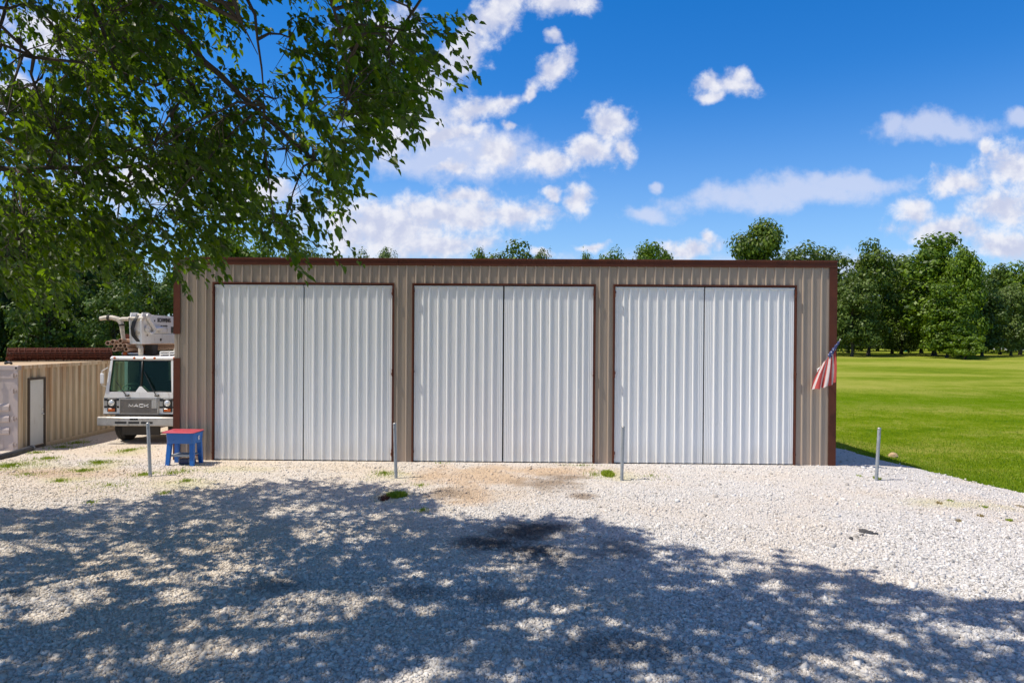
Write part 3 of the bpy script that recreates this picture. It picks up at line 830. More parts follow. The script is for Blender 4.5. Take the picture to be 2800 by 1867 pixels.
# ------------------------------------------------------------------ steel posts
posts = [((411, 1304), (404, 1157), 'leaning steel pipe post between the truck and the blue washer stand'),
         ((1083, 1309), (1079, 1158), 'steel pipe post in front of the tan pier between the first and second door pairs'),
         ((1700, 1315), (1704, 1167), 'steel pipe post in front of the tan pier between the second and third door pairs'),
         ((2396, 1315), (2405, 1171), 'steel pipe post on the gravel beside the lawn, right of the shed')]
for (b0, t0, lab) in posts:
    g = ground(*b0)
    tp = at(t0[0], t0[1], g.y)
    p = thing('steel_post', lab, 'post', g, 0, 'steel pipe posts in front of the shed')
    ax = Vector((tp.x-g.x, 0.01, tp.z-g.z)); L = ax.length
    MB().tube([ax.normalized()*(-0.15), ax*0.3, ax*0.7, ax*0.985], 0.036, 14).build('pipe', M['galv'], p, smooth=True, angle=50)
    MB().disc(ax*0.983, ax, 0.040, 0.02, 14, 0.022).build('cap', M['steel'], p, smooth=True, angle=50)

# ------------------------------------------------------------------ parts washer (blue stand with red lid)
g0 = ground(500, 1270)
wx = at(505, 1270, 16.52)
pw = thing('parts_washer', 'blue metal parts washer on four legs with a closed red lid', 'parts washer', (wx.x, 16.52, T(wx.x, 16.52)), -0.06)
def rrect(hx, hy, r, z, n=5, cx=0, cy=0):
    pts = []
    for (sx_, sy_, a0) in ((1, 1, 0), (-1, 1, PI/2), (-1, -1, PI), (1, -1, 3*PI/2)):
        for k in range(n+1):
            a = a0 + k/n*PI/2
            pts.append((cx + sx_*(hx-r)+r*math.cos(a), cy + sy_*(hy-r)+r*math.sin(a), z))
    return pts
def loft(rings):
    mb = MB(); n = len(rings[0]); v = [p for r in rings for p in r]; f = []
    for i in range(len(rings)-1):
        for k in range(n):
            k2 = (k+1) % n; f.append((i*n+k, i*n+k2, (i+1)*n+k2, (i+1)*n+k))
    f.append(tuple(range(n-1, -1, -1))); f.append(tuple(range((len(rings)-1)*n, len(rings)*n)))
    return mb.add(v, f)
loft([rrect(0.335, 0.215, 0.07, 0.545), rrect(0.345, 0.225, 0.075, 0.56), rrect(0.362, 0.242, 0.085, 0.785), rrect(0.372, 0.252, 0.085, 0.79), rrect(0.372, 0.252, 0.085, 0.80)]).build('basin', M['blue'], pw, smooth=True, angle=35)
# lid slightly tilted, overhanging the front
ld = loft([rrect(0.392, 0.275, 0.06, 0.803), rrect(0.400, 0.283, 0.065, 0.808), rrect(0.400, 0.283, 0.065, 0.814), rrect(0.392, 0.276, 0.06, 0.819)]).build('lid', M['red'], pw, smooth=True, angle=35)
ld.rotation_euler = (0.03, 0, 0); ld.location = (-0.012, -0.02, 0.012)
for sx_ in (-1, 1):
    for sy_ in (-1, 1):
        mb = MB(); tx, ty = sx_*0.275, sy_*0.165; bx, by = sx_*0.305, sy_*0.205
        w = 0.052
        rings = [[(bx-w, by-w*0.6, 0), (bx+w*0.8, by-w*0.6, 0), (bx+w*0.8, by+w*0.6, 0), (bx-w, by+w*0.6, 0)],
                 [(tx-w*1.05, ty-w*0.7, 0.55), (tx+w*1.05, ty-w*0.7, 0.55), (tx+w*1.05, ty+w*0.7, 0.55), (tx-w*1.05, ty+w*0.7, 0.55)]]
        loft(rings).build('leg', M['blue'], pw)
mb = MB(); mb.box(-0.27, 0.27, -0.16, 0.16, 0.245, 0.262); mb.box(-0.275, 0.275, -0.168, -0.1601, 0.225, 0.275); mb.box(-0.275, 0.275, 0.1601, 0.168, 0.225, 0.275)
mb.build('shelf', M['galv'], pw)
MB().box(-0.28, 0.28, 0.169, 0.176, 0.20, 0.27).build('shelf_brace', M['red'], pw)
loft([rrect(0.17, 0.10, 0.03, 0.035, cx=0.06, cy=0.02), rrect(0.175, 0.105, 0.03, 0.05, cx=0.06, cy=0.02), rrect(0.165, 0.095, 0.03, 0.15, cx=0.06, cy=0.02)]).build('pump_box', M['bucket'], pw, smooth=True, angle=35)
mb = MB(); mb.tube([(0.16, -0.10, 0.17), (0.17, -0.105, 0.06), (0.175, -0.10, 0.0)], 0.006, 6).build('hose', M['galv'], pw)
mb = MB()
mb.tube([(0.3685, -0.03+0.03*math.cos(a), 0.675+0.045*math.sin(a)) for a in np.linspace(0.5, 5.8, 14)], 0.008, 6)
mb.box(0.362, 0.3695, -0.05, 0.0, 0.635, 0.655); mb.prism_x([(-0.045, 0.665), (-0.012, 0.665), (-0.03, 0.71)], 0.362, 0.3705)
mb.build('emblem', M['sticker'], pw)

# ------------------------------------------------------------------ rock and litter
def lumpy(name, m, s, seed, label, cat, loc, rz=0):
    r = np.random.default_rng(seed); mb = MB(); rings = []; n = 14
    for k in range(7):
        f = k/6; z = f; rad = math.sqrt(max(0.02, 1-(f-0.25)**2/0.6))
        rings.append([(s[0]*rad*math.cos(2*PI*i/n)*(1+r.uniform(-.13, .13)), s[1]*rad*math.sin(2*PI*i/n)*(1+r.uniform(-.13, .13)), s[2]*(z+r.uniform(-.05, .05))) for i in range(n)])
    mb = loft(rings); o = mb.build(name, m, None, smooth=True, angle=30, loc=loc); o.rotation_euler = (0, 0, rz)
    return tag(o, label, cat)
g = ground(2442, 1250); lumpy('rock', M['rock'], (0.14, 0.10, 0.15), 3, 'tan rock lying on the lawn edge behind the rightmost post', 'rock', (g.x, g.y, g.z-0.01))
g = ground(2327, 1478); lumpy('stone', M['shingle'], (0.035, 0.03, 0.05), 4, 'small dark stone beside the broken shingle piece on pale gravel', 'stone', (g.x, g.y, g.z+0.015))
g = ground(2358, 1467); lumpy('stone', M['shingle'], (0.04, 0.02, 0.025), 8, 'flat dark chip touching the lower edge of the broken shingle piece', 'stone', (g.x, g.y, g.z+0.02))
g = ground(2490, 1478); lumpy('stone', M['shingle'], (0.035, 0.025, 0.028), 9, 'small dark stone lying alone right of the broken shingle piece', 'stone', (g.x, g.y, g.z+0.015))
g = ground(2366, 1458)
mb = MB(); r = np.random.default_rng(2)
n1_, n2_ = 14, 6
V = []
for j in range(n2_+1):
    for i in range(n1_+1):
        a, b = i/n1_, j/n2_
        V.append((-0.13+0.26*a + 0.05*b + r.uniform(-.006, .006), -0.06+0.12*b - 0.08*a + r.uniform(-.008, .008), 0.03+0.016*math.sin(a*5)*b + 0.015*b*(1-a) + r.uniform(-.006, .006)))
fs = [(j*(n1_+1)+i, j*(n1_+1)+i+1, (j+1)*(n1_+1)+i+1, (j+1)*(n1_+1)+i) for j in range(n2_) for i in range(n1_)]
mb.add(V, fs); mb.add([(x, y, z-0.03) for x, y, z in V], [f[::-1] for f in fs])
tag(mb.build('shingle_piece', M['shingle'], None, loc=(g.x, g.y, g.z+0.01)), 'dark broken asphalt shingle piece lying on the sunlit gravel', 'litter')

# ------------------------------------------------------------------ shipping container
CX, CY, CH, CL_, CWD = -13.34, 18.45, 2.38, 12.0, 2.44
cz = T(CX-1, CY+2)
cont = thing('shipping_container', 'rust streaked cream shipping container with a white door in its side', 'container', (CX, CY, cz))
mb = MB()       # corrugated right side, wall plane x=0, door gap y 0.32..1.05
def corr(y0, y1, z0, z1):
    per = 0.28; y = y0; v0 = []
    while y < y1:
        for dy_, dx_ in ((0, 0.0), (0.09, 0.0), (0.14, -0.036), (0.23, -0.036)):
            if y+dy_ < y1: v0.append((dx_-0.01, y+dy_))
        y += per
    v0.append((-0.01, y1)); n = len(v0)
    mb.add([(x, y, z0) for x, y in v0] + [(x, y, z1) for x, y in v0], [(i, i+1, n+i+1, n+i) for i in range(n-1)])
D0, D1, DZ = 0.36, 1.06, 2.02
corr(0.1, D0, 0.14, CH-0.1); corr(D0, D1, DZ, CH-0.1); corr(D1, CL_-0.1, 0.14, CH-0.1)
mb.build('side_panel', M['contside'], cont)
mb = MB(); mb.box(-0.06, 0.012, 0.1, CL_-0.1, CH-0.1, CH); mb.box(-0.06, 0.012, 0.1, CL_-0.1, 0.02, 0.14); mb.box(-0.1, 0.016, 0.0, 0.1, 0.02, CH); mb.box(-0.1, 0.016, CL_-0.1, CL_, 0.02, CH)
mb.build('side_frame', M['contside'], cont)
MB().box(-CWD, -0.061, 0.05, CL_-0.05, CH-0.045, CH-0.01).build('roof', M['board'], cont)
mb = MB(); mb.box(-CWD, -CWD+0.05, 0.1, CL_, 0.02, CH-0.046); mb.box(-CWD+0.051, -0.101, CL_-0.06, CL_, 0.02, CH-0.046); mb.box(-CWD+0.051, -0.101, 0.2, CL_-0.07, 0.05, 0.1)
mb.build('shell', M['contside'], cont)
dr = MB().box(-0.05, 0.0, D0+0.065, D1-0.065, 0.13, DZ-0.06).build('side_door', M['pdoor'], cont)
mb = MB(); mb.disc((0.0, D1-0.12, 0.98), (1, 0, 0), 0.03, 0.035, 12, 0.02); mb.build('deadbolt', M['chrome'], dr, smooth=True, angle=40); mb = MB(); mb.disc((0.0, D1-0.12, 1.13), (1, 0, 0), 0.028, 0.016, 12); mb.build('knob', M['chrome'], dr, smooth=True, angle=40)
mb = MB(); mb.box(-0.05, 0.03, D0, D0+0.06, 0.05, DZ); mb.box(-0.05, 0.03, D1-0.06, D1, 0.05, DZ); mb.box(-0.05, 0.03, D0+0.06, D1-0.06, DZ-0.055, DZ); mb.box(-0.05, 0.034, D0+0.06, D1-0.06, 0.05, 0.125)
mb.build('door_frame', M['pframe'], cont)
# end doors facing the viewer
for k, (x0, x1) in enumerate(((-1.22, -0.11), (-CWD+0.11, -1.23))):
    mb = MB(); mb.box(x0, x1, 0.0, 0.05, 0.14, CH-0.12)
    for zc in (0.62, 0.95, 1.25):
        mb.prism_x([(-0.001, zc-0.11), (-0.001, zc+0.11), (-0.035, zc+0.03), (-0.035, zc-0.07)], x0+0.1, x1-0.12)
    mb.box(x0, x1, -0.012, 0.0-0.0005, CH-0.34, CH-0.30)
    mb.build('end_door', M['contend'], cont)
    bx = (x0+x1)/2 + 0.1
    mb = MB(); mb.tube([(bx, -0.055, 0.12), (bx, -0.055, CH-0.1)], 0.018, 10)
    for zz in (0.3, 1.2, 2.0): mb.box(bx-0.04, bx+0.04, -0.06, -0.036, zz, zz+0.07)
    mb.build('locking_bar', M['galv'], cont)
mb = MB(); mb.box(-CWD, -0.101, -0.02, 0.06, CH-0.115, CH); mb.box(-CWD, -0.101, -0.02, 0.06, 0.02, 0.135); mb.box(-0.1, 0.006, -0.025, -0.001, 0.02, CH); mb.box(-CWD, -CWD+0.1, -0.025, -0.0205, 0.136, CH-0.116)
mb.build('end_frame', M['contend'], cont)
for zz in (0.25, 0.96, 1.70, 2.12):
    mb = MB(); mb.box(-0.17, -0.03, -0.05, -0.026, zz-0.03, zz+0.03); mb.tube([(-0.1, -0.055, zz-0.06), (-0.1, -0.055, zz+0.06)], 0.022, 8); mb.build('hinge', M['contend'], cont)
MB().box(-0.09, 0.02, -0.032, 0.10, CH-0.125, CH+0.006, 0.012).build('corner_casting', M['contend'], cont)
MB().disc((-0.04, -0.034, CH-0.06), (0, -1, 0), 0.03, 0.004, 12).build('casting_hole', M['black'], cont)

# rusty mesh roll on the roof
p0 = at(22, 970, 21.2); p1 = at(305, 966, 22.5)
zr = cz + CH + 0.215
roll = thing('mesh_roll', 'dark rusty roll of welded wire mesh lying across the container roof', 'wire mesh roll', (p0.x, p0.y, zr))
ax = Vector((p1.x-p0.x, p1.y-p0.y, 0)); L = ax.length; ad = ax.normalized(); un = Vector((0, 0, 1)); wn = ad.cross(un)
mb = MB()
for lay in range(3):
    R0 = 0.205 - lay*0.045
    nw = 18
    for k in range(nw):
        a = 2*PI*k/nw + lay*0.13
        c = (un*math.sin(a)+wn*math.cos(a))*R0
        mb.tube([ad*(0.02*random.random()) + c, ad*(L*0.5) + c*(1+0.03*random.random()), ad*(L-0.03*random.random()) + c], 0.009, 4, cap=False)
    for j in range(19):
        d = ad*(L*j/18.0 + 0.01*random.random())
        tw = 0.06*math.sin(j*1.9+lay)
        mb.tube([d + ad*(tw*math.sin(2*PI*q/22)) + (un*math.sin(2*PI*q/22)+wn*math.cos(2*PI*q/22))*(R0*(1+0.02*math.sin(q+j))) for q in range(22)], 0.012, 4, closed=True)
mb.build('wire_coil', M['rust'], roll)
MB().tube([(0, 0, -0.02), ax*0.5+Vector((0, 0, -0.02)), ax+Vector((0, 0, -0.02))], 0.075, 12).build('inner_coil', M['under'], roll)
# stuff on the container roof
g = at(12, 985, 19.3)
tag(MB().tube([(0, 0, 0), (0.1, 0.05, 0.03), (0.2, 0.0, 0.0)], 0.035, 8).build('hose_end', M['black'], None, smooth=True, loc=(g.x, g.y, cz+CH+0.025)), 'short black hose end lying on the container roof', 'hose')

# drain pipe on the ground
a0 = ground(-60, 1272); a1 = ground(30, 1250); a2 = ground(84, 1233)
dp = thing('drain_pipe', 'black corrugated drain pipe lying on the ground by the container', 'pipe', a0)
path = []; rr = []
NP = 90
for k in range(NP):
    f = k/(NP-1); p = a0.lerp(a1, min(1, f*1.6)) if f < 0.625 else a1.lerp(a2, (f-0.625)/0.375)
    path.append(p-a0+Vector((0, 0, 0.075))); rr.append(0.072 + (0.007 if k % 2 else 0))
MB().tube(path, rr, 14).build('pipe_wall', M['drain'], dp, smooth=True)
MB().ring(path[-1], path[-1]-path[-4], 0.082, 0.066, 0.09).build('end_collar', M['galv'], dp, smooth=True, angle=40)

# ------------------------------------------------------------------ concrete pump truck
TX, TY = at(382.5, 1205, 20.2).x, 20.2
tz = T(TX, 21.0) - 0.0
truck = thing('pump_truck', 'white cabover concrete pump truck with folded boom parked beside the shed', 'truck', (TX, TY, tz))
def Z(y): return CAM_H - (y-361)/290.0 - tz         # crop row -> local height at the cab front
def XX(x): return (x-1200)/290.0
def XD(x, d): return at(x/3.137, 900, TY+d).x - TX
def ZD(y, d): return at(382, 800+y/3.137, TY+d).z - tz
def YS(x, X): return (TX+X)*F/(x/3.137-1400+4) - TY        # depth of a point seen on a plane facing +x
def rake(z): return 0.10*max(0.0, z-1.52)
def cabpoly(name, pts, y0, y1, m, parent, smooth=False):
    mb = MB().prism_y(pts, y0, y1); mb.v = [(x, y+rake(z), z) for x, y, z in mb.v]
    return mb.build(name, m, parent)
zb, zw, zt_, zr_ = Z(1040), Z(853), Z(582), Z(548)
# body: lower front with peaked centre
cab = cabpoly('cab', [(-1.085, zb), (1.085, zb), (1.075, Z(915)), (1.03, zw-0.02), (0.98, zw), (0.21, zw), (0.03, Z(805)), (-0.03, Z(805)), (-0.14, zw), (-0.93, zw), (-1.03, zw-0.02), (-1.075, Z(915))], 0.0, 0.16, M['cabwhite'], truck)
mb = MB()
for s_ in (-1, 1):
    pl = [(s_*1.03, zw-0.02), (s_*0.93, zw), (s_*0.865, zt_), (s_*0.93, zt_)]
    mb = MB().prism_y(pl, 0.0, 0.14)
    mb.v = [(x, y+rake(z), z) for x, y, z in mb.v]
    mb.build('pillar', M['cabwhite'], truck)
# sides and rear of the cab
mb = MB()
for s_ in (-1, 1):
    x0, x1 = (1.0, 1.075) if s_ > 0 else (-1.075, -1.0)
    mb.box(x0, x1, 0.161, 1.75, zb, zw-0.03); mb.box(x0*0.93, x1*0.90, 0.95, 1.75, zw-0.03, zt_)
mb.box(-0.99, 0.99, 1.68, 1.76, zb, zw); mb.box(-0.93, -0.78, 1.68, 1.76, zw, zt_); mb.box(0.70, 0.93, 1.68, 1.76, zw, zt_); mb.box(-0.78, 0.05, 1.68, 1.76, zw, zt_-0.02); mb.box(0.05, 0.70, 1.68, 1.76, zt_-0.1, zt_)
mb.build('cab_shell', M['cabwhite'], truck)
MB().box(-0.96, 0.96, 0.09, 1.8, zt_, zr_, 0.04).build('roof', M['cabwhite'], truck, smooth=True, angle=35)
# interior
inn = MB(); inn.box(-0.97, 0.97, 0.17, 0.55, zb+0.2, zw-0.06); inn.box(-0.99, 0.99, 0.56, 1.67, zb+0.0, zb+0.1)
inn.box(-0.77, 0.04, 1.60, 1.675, zw, zt_-0.02)
inn.build('dashboard', M['cabin'], truck)
mb = MB(); mb.box(-0.92, 0.04, 1.585, 1.599, zb+0.1, zt_-0.03); mb.box(0.041, 0.92, 1.585, 1.599, zb+0.1, zw+0.25); mb.box(-0.985, -0.975, 0.56, 1.58, zb+0.1, zw-0.04); mb.box(0.975, 0.985, 0.56, 1.58, zb+0.1, zw-0.04); mb.box(-0.9, 0.9, 0.2, 1.58, zt_-0.02, zt_-0.004); mb.build('cab_lining', M['seat'], truck)
for sx_ in (-0.55, 0.5):
    mb = MB(); mb.box(sx_-0.25, sx_+0.25, 0.85, 1.35, zb+0.35, zb+0.5, 0.04); mb.box(sx_-0.24, sx_+0.24, 1.3, 1.45, zb+0.5, zw+0.42, 0.05); mb.build('seat', M['seat'], truck)
mb = MB(); cpt = Vector((-0.52, 0.46, zw+0.10)); rim = [cpt + Vector((0.24*math.cos(a), 0.20*math.sin(a)*0.8, 0.24*math.sin(a)*0.45)) for a in np.linspace(0, 2*PI, 28, endpoint=False)]
mb.tube(rim, 0.014, 8, closed=True); mb.tube([cpt, cpt+Vector((0, -0.15, -0.25))], 0.03, 8)
for a in (0.3, 2.8, 4.7): mb.tube([cpt, cpt+Vector((0.24*math.cos(a), 0.16*math.sin(a), 0.108*math.sin(a)))], 0.01, 6)
mb.build('steering_wheel', M['cabin'], truck, smooth=True)
for (za, zb_) in ((908, 904), (1046, 1041)):
    MB().box(-1.07, 1.07, -0.004, 0.0-0.0005, Z(za), Z(zb_)).build('panel_seam', M['under'], truck)
# windscreen panes
def pane(pts):
    mb = MB().prism_y(pts, 0.045, 0.051); mb.v = [(x, y+rake(z), z) for x, y, z in mb.v]; return mb.build('windscreen', M['glass'], truck)
LP = [(XX(930), Z(835)), (XX(940), zw+0.005), (XX(1155), zw+0.005), (XX(1198), Z(803)), (XX(1198), zt_-0.012), (XX(955), zt_-0.012), (XX(945), zt_-0.03)]
RP = [(XX(1204), zt_-0.012), (XX(1204), Z(803)), (XX(1262), zw+0.005), (0.955, zw+0.005), (0.965, zw+0.04), (0.885, zt_-0.03), (0.875, zt_-0.012)]
pane(LP); pane(RP[::-1])
mb = MB()
for pl in (LP, RP):
    mb.tube([(x, 0.035+rake(z), z) for x, z in pl], 0.020, 6, closed=True)
mb.tube([(XX(1201), 0.03+rake(Z(800)), Z(800)), (XX(1201), 0.03+rake(zt_), zt_)], 0.024, 6)
mb.build('window_seal', M['black'], truck, smooth=True)
for (xa, ya, xb, yb) in ((1085, 878, 1010, 785), (1340, 878, 1243, 708)):
    mb = MB(); P0_ = Vector((XX(xa), -0.03, Z(ya))); P1_ = Vector((XX(xb), 0.0+rake(Z(yb)), Z(yb)))
    mb.tube([P0_, P0_.lerp(P1_, 0.5)+Vector((0, -0.02, 0)), P1_], [0.014, 0.010, 0.008], 6)
    dd = (P1_-P0_).normalized(); mb.tube([P0_.lerp(P1_, 0.35)+Vector((-0.012, 0, -0.0)), P1_+dd*0.12+Vector((-0.01, 0.0, 0))], 0.010, 5)
    mb.box(P0_.x-0.03, P0_.x+0.09, -0.06, 0.0-0.001, P0_.z-0.035, P0_.z+0.02, 0.01); mb.build('wiper', M['black'], truck)
# grille and lettering
gr = MB(); gx0, gx1, gz0, gz1 = XX(1033), XX(1358), Z(1038), Z(912)
gr.box(gx0, gx1, -0.02, -0.001, gz0, gz1)
for k in range(17):
    zz = gz0 + 0.02 + (gz1-gz0-0.04)*k/16; gr.box(gx0+0.02, gx1-0.02, -0.034, -0.0205, zz-0.006, zz+0.006)
for k in range(22):
    xx = gx0 + 0.02 + (gx1-gx0-0.04)*k/21; gr.box(xx-0.003, xx+0.003, -0.029, -0.0207, gz0+0.02, gz1-0.02)
grille = gr.build('grille', M['grille'], truck)
mb = MB(); mb.box(gx0-0.02, gx1+0.02, -0.04, -0.0345, gz1-0.012, gz1+0.014); mb.box(gx0-0.02, gx1+0.02, -0.04, -0.0345, gz0-0.014, gz0+0.012)
mb.box(gx0-0.02, gx0+0.01, -0.04, -0.0345, gz0+0.0125, gz1-0.0125); mb.box(gx1-0.01, gx1+0.02, -0.04, -0.0345, gz0+0.0125, gz1-0.0125); mb.box(XX(1306), XX(1350), -0.042, -0.0345, Z(990), Z(918))
mb.build('grille_surround', M['steel'], grille)
def text(name, body, size, m, parent, mat4, xs=1.0, bold=0.02):
    cu = bpy.data.curves.new(name, 'FONT'); cu.body = body; cu.size = size; cu.align_x = 'CENTER'; cu.align_y = 'CENTER'; cu.extrude = 0.006; cu.offset = bold*size; cu.space_character = 1.12
    ob = bpy.data.objects.new(name, cu); COL.objects.link(ob)
    bpy.context.view_layer.update()
    me = bpy.data.meshes.new_from_object(ob.evaluated_get(bpy.context.evaluated_depsgraph_get()))
    bpy.data.objects.remove(ob); bpy.data.curves.remove(cu)
    me.transform(mat4 @ Matrix.Diagonal((xs, 1, 1, 1))); me.materials.clear(); me.materials.append(m); me.name = name
    o = bpy.data.objects.new(name, me); COL.objects.link(o); o.parent = parent; return o
FRONT = Matrix.Rotation(PI/2, 4, 'X')
mb = MB(); lx0, lw, lh, lz = XX(1114), 0.118, 0.075, Z(978)
for i, strokes in enumerate(([[(0, 0), (0, 1), (.5, .1), (1, 1), (1, 0)]], [[(0, 0), (.5, 1), (1, 0)], [(.22, .32), (.78, .32)]], [[(1, .82), (.85, 1), (.15, 1), (0, .8), (0, .2), (.15, 0), (.85, 0), (1, .18)]], [[(0, 0), (0, 1)], [(1, 1), (.08, .45), (1, 0)]])):
    for st_ in strokes: mb.tube([(lx0 + i*0.152 + x*lw, -0.047, lz + z*lh) for x, z in st_], 0.0115, 6)
mb.build('lettering', M['sticker'], grille)
# lamps
for s_ in (-1, 1):
    hx = s_*0.825
    b = MB().box(hx-0.135, hx+0.135, -0.03, -0.001, Z(985), Z(908), 0.012).build('headlight', M['black'], truck)
    MB().disc((hx, -0.031, Z(945)), (0, -1, 0), 0.092, 0.012, 24).build('bezel', M['chrome'], b, smooth=True, angle=40)
    MB().disc((hx, -0.0435, Z(945)), (0, -1, 0), 0.078, 0.004, 24, 0.025).build('lens', M['lens'], b, smooth=True, angle=40)
    b = MB().box(hx-0.135, hx+0.135, -0.028, -0.001, Z(1024), Z(986), 0.01).build('turn_signal', M['black'], truck)
    MB().box(hx-0.10, hx+0.10, -0.040, -0.0285, Z(1018), Z(992), 0.008).build('lens', M['orange'], b)
    mb = MB()
    for (xa, xb) in ((hx+0.14, hx+0.245) if s_ < 0 else (hx-0.245, hx-0.14), (hx-0.235, hx-0.14) if s_ < 0 else (hx+0.14, hx+0.235)):
        MB().box(xa, xb, -0.012, -0.001, Z(972), Z(930)).build('trim_panel', M['steel'], truck)
    for (xa, xb) in ((hx+0.14, hx+0.245) if s_ < 0 else (hx-0.245, hx-0.14), (hx-0.235, hx-0.14) if s_ < 0 else (hx+0.14, hx+0.235)):
        MB().box(xa, xb, -0.008, -0.001, Z(929), Z(910)).build('dark_strip', M['black'], truck); MB().box(xa, xb, -0.008, -0.001, Z(990), Z(973)).build('dark_strip', M['black'], truck)
# bumper
bz0, bz1 = Z(1138), Z(1060)
bmp = MB().box(-1.165, 1.165, -0.20, -0.05, bz0, bz1, 0.025).build('bumper', M['steel'], truck, smooth=True, angle=35)
for (xa, xb, ya, yb) in ((1018, 1117, 1117, 1099), (1133, 1225, 1117, 1099), (1240, 1340, 1117, 1099), (1145, 1213, 1086, 1067)):
    MB().box(XX(xa), XX(xb), -0.2025, -0.19, Z(ya), Z(yb)).build('slot', M['black'], bmp)
for xx in (-1.08, -0.36, 0.36, 1.08):
    for zz in (bz0+0.05, bz1-0.05): MB().disc((xx, -0.2, zz), (0, -1, 0), 0.016, 0.008, 8).build('bolt', M['galv'], bmp)
mb = MB(); mb.box(-0.7, 0.7, -0.05, 0.9, bz1-0.16, zb-0.002); mb.box(-0.45, -0.3, 0.2, 7.5, 0.62, 0.9); mb.box(0.3, 0.45, 0.2, 7.5, 0.62, 0.9); mb.tube([(-0.95, 0.75, 0.5), (0.95, 0.75, 0.5)], 0.07, 10)
mb.box(-0.55, 0.55, 0.05, 0.12, 0.27, bz0+0.02); mb.build('chassis', M['under'], truck)
def wheel(x, y, w=0.29, r=0.51):
    path = []; rr = []
    for (dx, q) in ((-w/2, 0.58), (-w/2-0.005, 0.85), (-w/2+0.03, 0.97), (-w/2+0.06, 1.0), (-0.05, 1.0), (-0.045, 0.975), (-0.03, 0.975), (-0.025, 1.0), (0.025, 1.0), (0.03, 0.975), (0.045, 0.975), (0.05, 1.0), (w/2-0.06, 1.0), (w/2-0.03, 0.97), (w/2+0.005, 0.85), (w/2, 0.58)):
        path.append((x+dx, y, r)); rr.append(r*q)
    o = MB().tube(path, rr, 32).build('wheel', M['rubber'], truck, smooth=True, angle=30)
    s_ = 1 if x > 0 else -1
    mb = MB(); mb.disc((x+s_*(w/2-0.02), y, r), (s_, 0, 0), r*0.57, 0.03, 24); mb.disc((x+s_*(w/2+0.01), y, r), (s_, 0, 0), 0.13, 0.06, 16, 0.02); mb.build('rim', M['cabwhite'], o, smooth=True, angle=35)
for s_ in (-1, 1):
    wheel(s_*0.80, 0.78); wheel(s_*0.85, 5.2); wheel(s_*0.85, 6.5)
# marker lights, beacon, horn
for xm in (965, 1135, 1222, 1310, 1480):
    MB().disc((XX(xm), 0.10, Z(561)), (0, -1, 0), 0.036, 0.02, 12, 0.02).build('marker_light', M['orange'], truck, smooth=True, angle=40)
b = MB().tube([(XX(955), 0.55, Z(527)), (XX(1130), 0.55, Z(524))], 0.035, 10).build('horn', M['chrome'], truck, smooth=True, angle=40)
MB().tube([(XX(985), 0.5, Z(540)), (XX(985), 0.5, Z(514))], [0.07, 0.06], 14).build('beacon', M['orange'], truck, smooth=True, angle=40)
# mirror
mb = MB(); mb.tube([(-1.03, 0.05, zw+0.15), (-1.12, -0.02, zw+0.2), (-1.12, -0.02, zw+0.62), (-0.98, 0.05, zw+0.72)], 0.012, 6); mb.box(-1.165, -1.06, -0.04, 0.0, zw+0.25, zw+0.55, 0.01); mb.build('mirror', M['cabwhite'], truck)
# deck and boom pedestal behind the cab
mb = MB(); mb.box(-1.1, 1.1, 1.95, 8.0, 0.95, 1.25); mb.box(-1.05, -0.6, 2.0, 6.5, 1.25, 1.9); mb.box(0.6, 1.05, 2.4, 6.5, 1.25, 1.7); mb.build('deck', M['cabwhite'], truck)
mb = MB(); mb.tube([(0.15, 2.5, 1.25), (0.15, 2.5, 2.2), (0.15, 2.5, 2.75)], [0.42, 0.36, 0.30], 20); mb.build('pedestal', M['boom'], truck, smooth=True, angle=40)
mb = MB(); mb.box(-0.6, 0.5, 1.2, 1.9, zr_+0.02, zr_+0.12); mb.box(-0.35, -0.1, 0.9, 1.2, zr_+0.02, zr_+0.34); mb.box(0.0, 0.85, 1.3, 2.0, zr_+0.001, zr_+0.10); mb.build('boom_rest', M['under'], truck)
mb = MB()
for (xa, ya, xb, yb) in ((1320, 510, 1320, 545), (1470, 505, 1470, 545), (1320, 510, 1470, 505), (1320, 528, 1470, 525), (1400, 508, 1400, 545)):
    mb.tube([(XX(xa), 0.35, Z(ya)), (XX(xb), 0.35, Z(yb))], 0.018, 8)
mb.build('roof_rail', M['boom'], truck, smooth=True, angle=40); mb = MB()
mb.tube([(XX(1330), 1.3, Z(540)), (XX(1345), 1.3, Z(480)), (XX(1390), 1.4, Z(445))], [0.12, 0.13, 0.09], 14)
mb.build('exhaust_stack', M['boom'], truck, smooth=True, angle=40)
# delivery pipes carried on the left, open ends to the front
for (cx, cy) in ((928, 435), (970, 424), (1036, 415), (1000, 457), (1038, 455), (1075, 456), (985, 487), (1086, 487)):
    c = (XD(cx, 0.25), 0.25, ZD(cy, 0.25)); mb = MB(); mb.ring(c, (0, 1, 0), 0.062, 0.048, 3.0, 16); mb.ring((c[0], 0.22, c[2]), (0, 1, 0), 0.070, 0.05, 0.06, 16)
    mb.build('delivery_pipe', M['rustpipe'], truck, smooth=True, angle=40)
mb = MB(); mb.box(XX(918), XX(948), 0.9, 0.96, Z(560), Z(355)); mb.box(XX(918), XX(1110), 0.9, 0.96, Z(520), Z(505)); mb.build('pipe_rack', M['rust'], truck)
mb = MB(); mb.tube([(XX(1085), 0.6, Z(455)), (XX(1118), 0.5, Z(458)), (XX(1134), 0.45, Z(480)), (XX(1134), 0.45, Z(540))], 0.072, 14); mb.build('elbow_pipe', M['cream'], truck, smooth=True, angle=60)
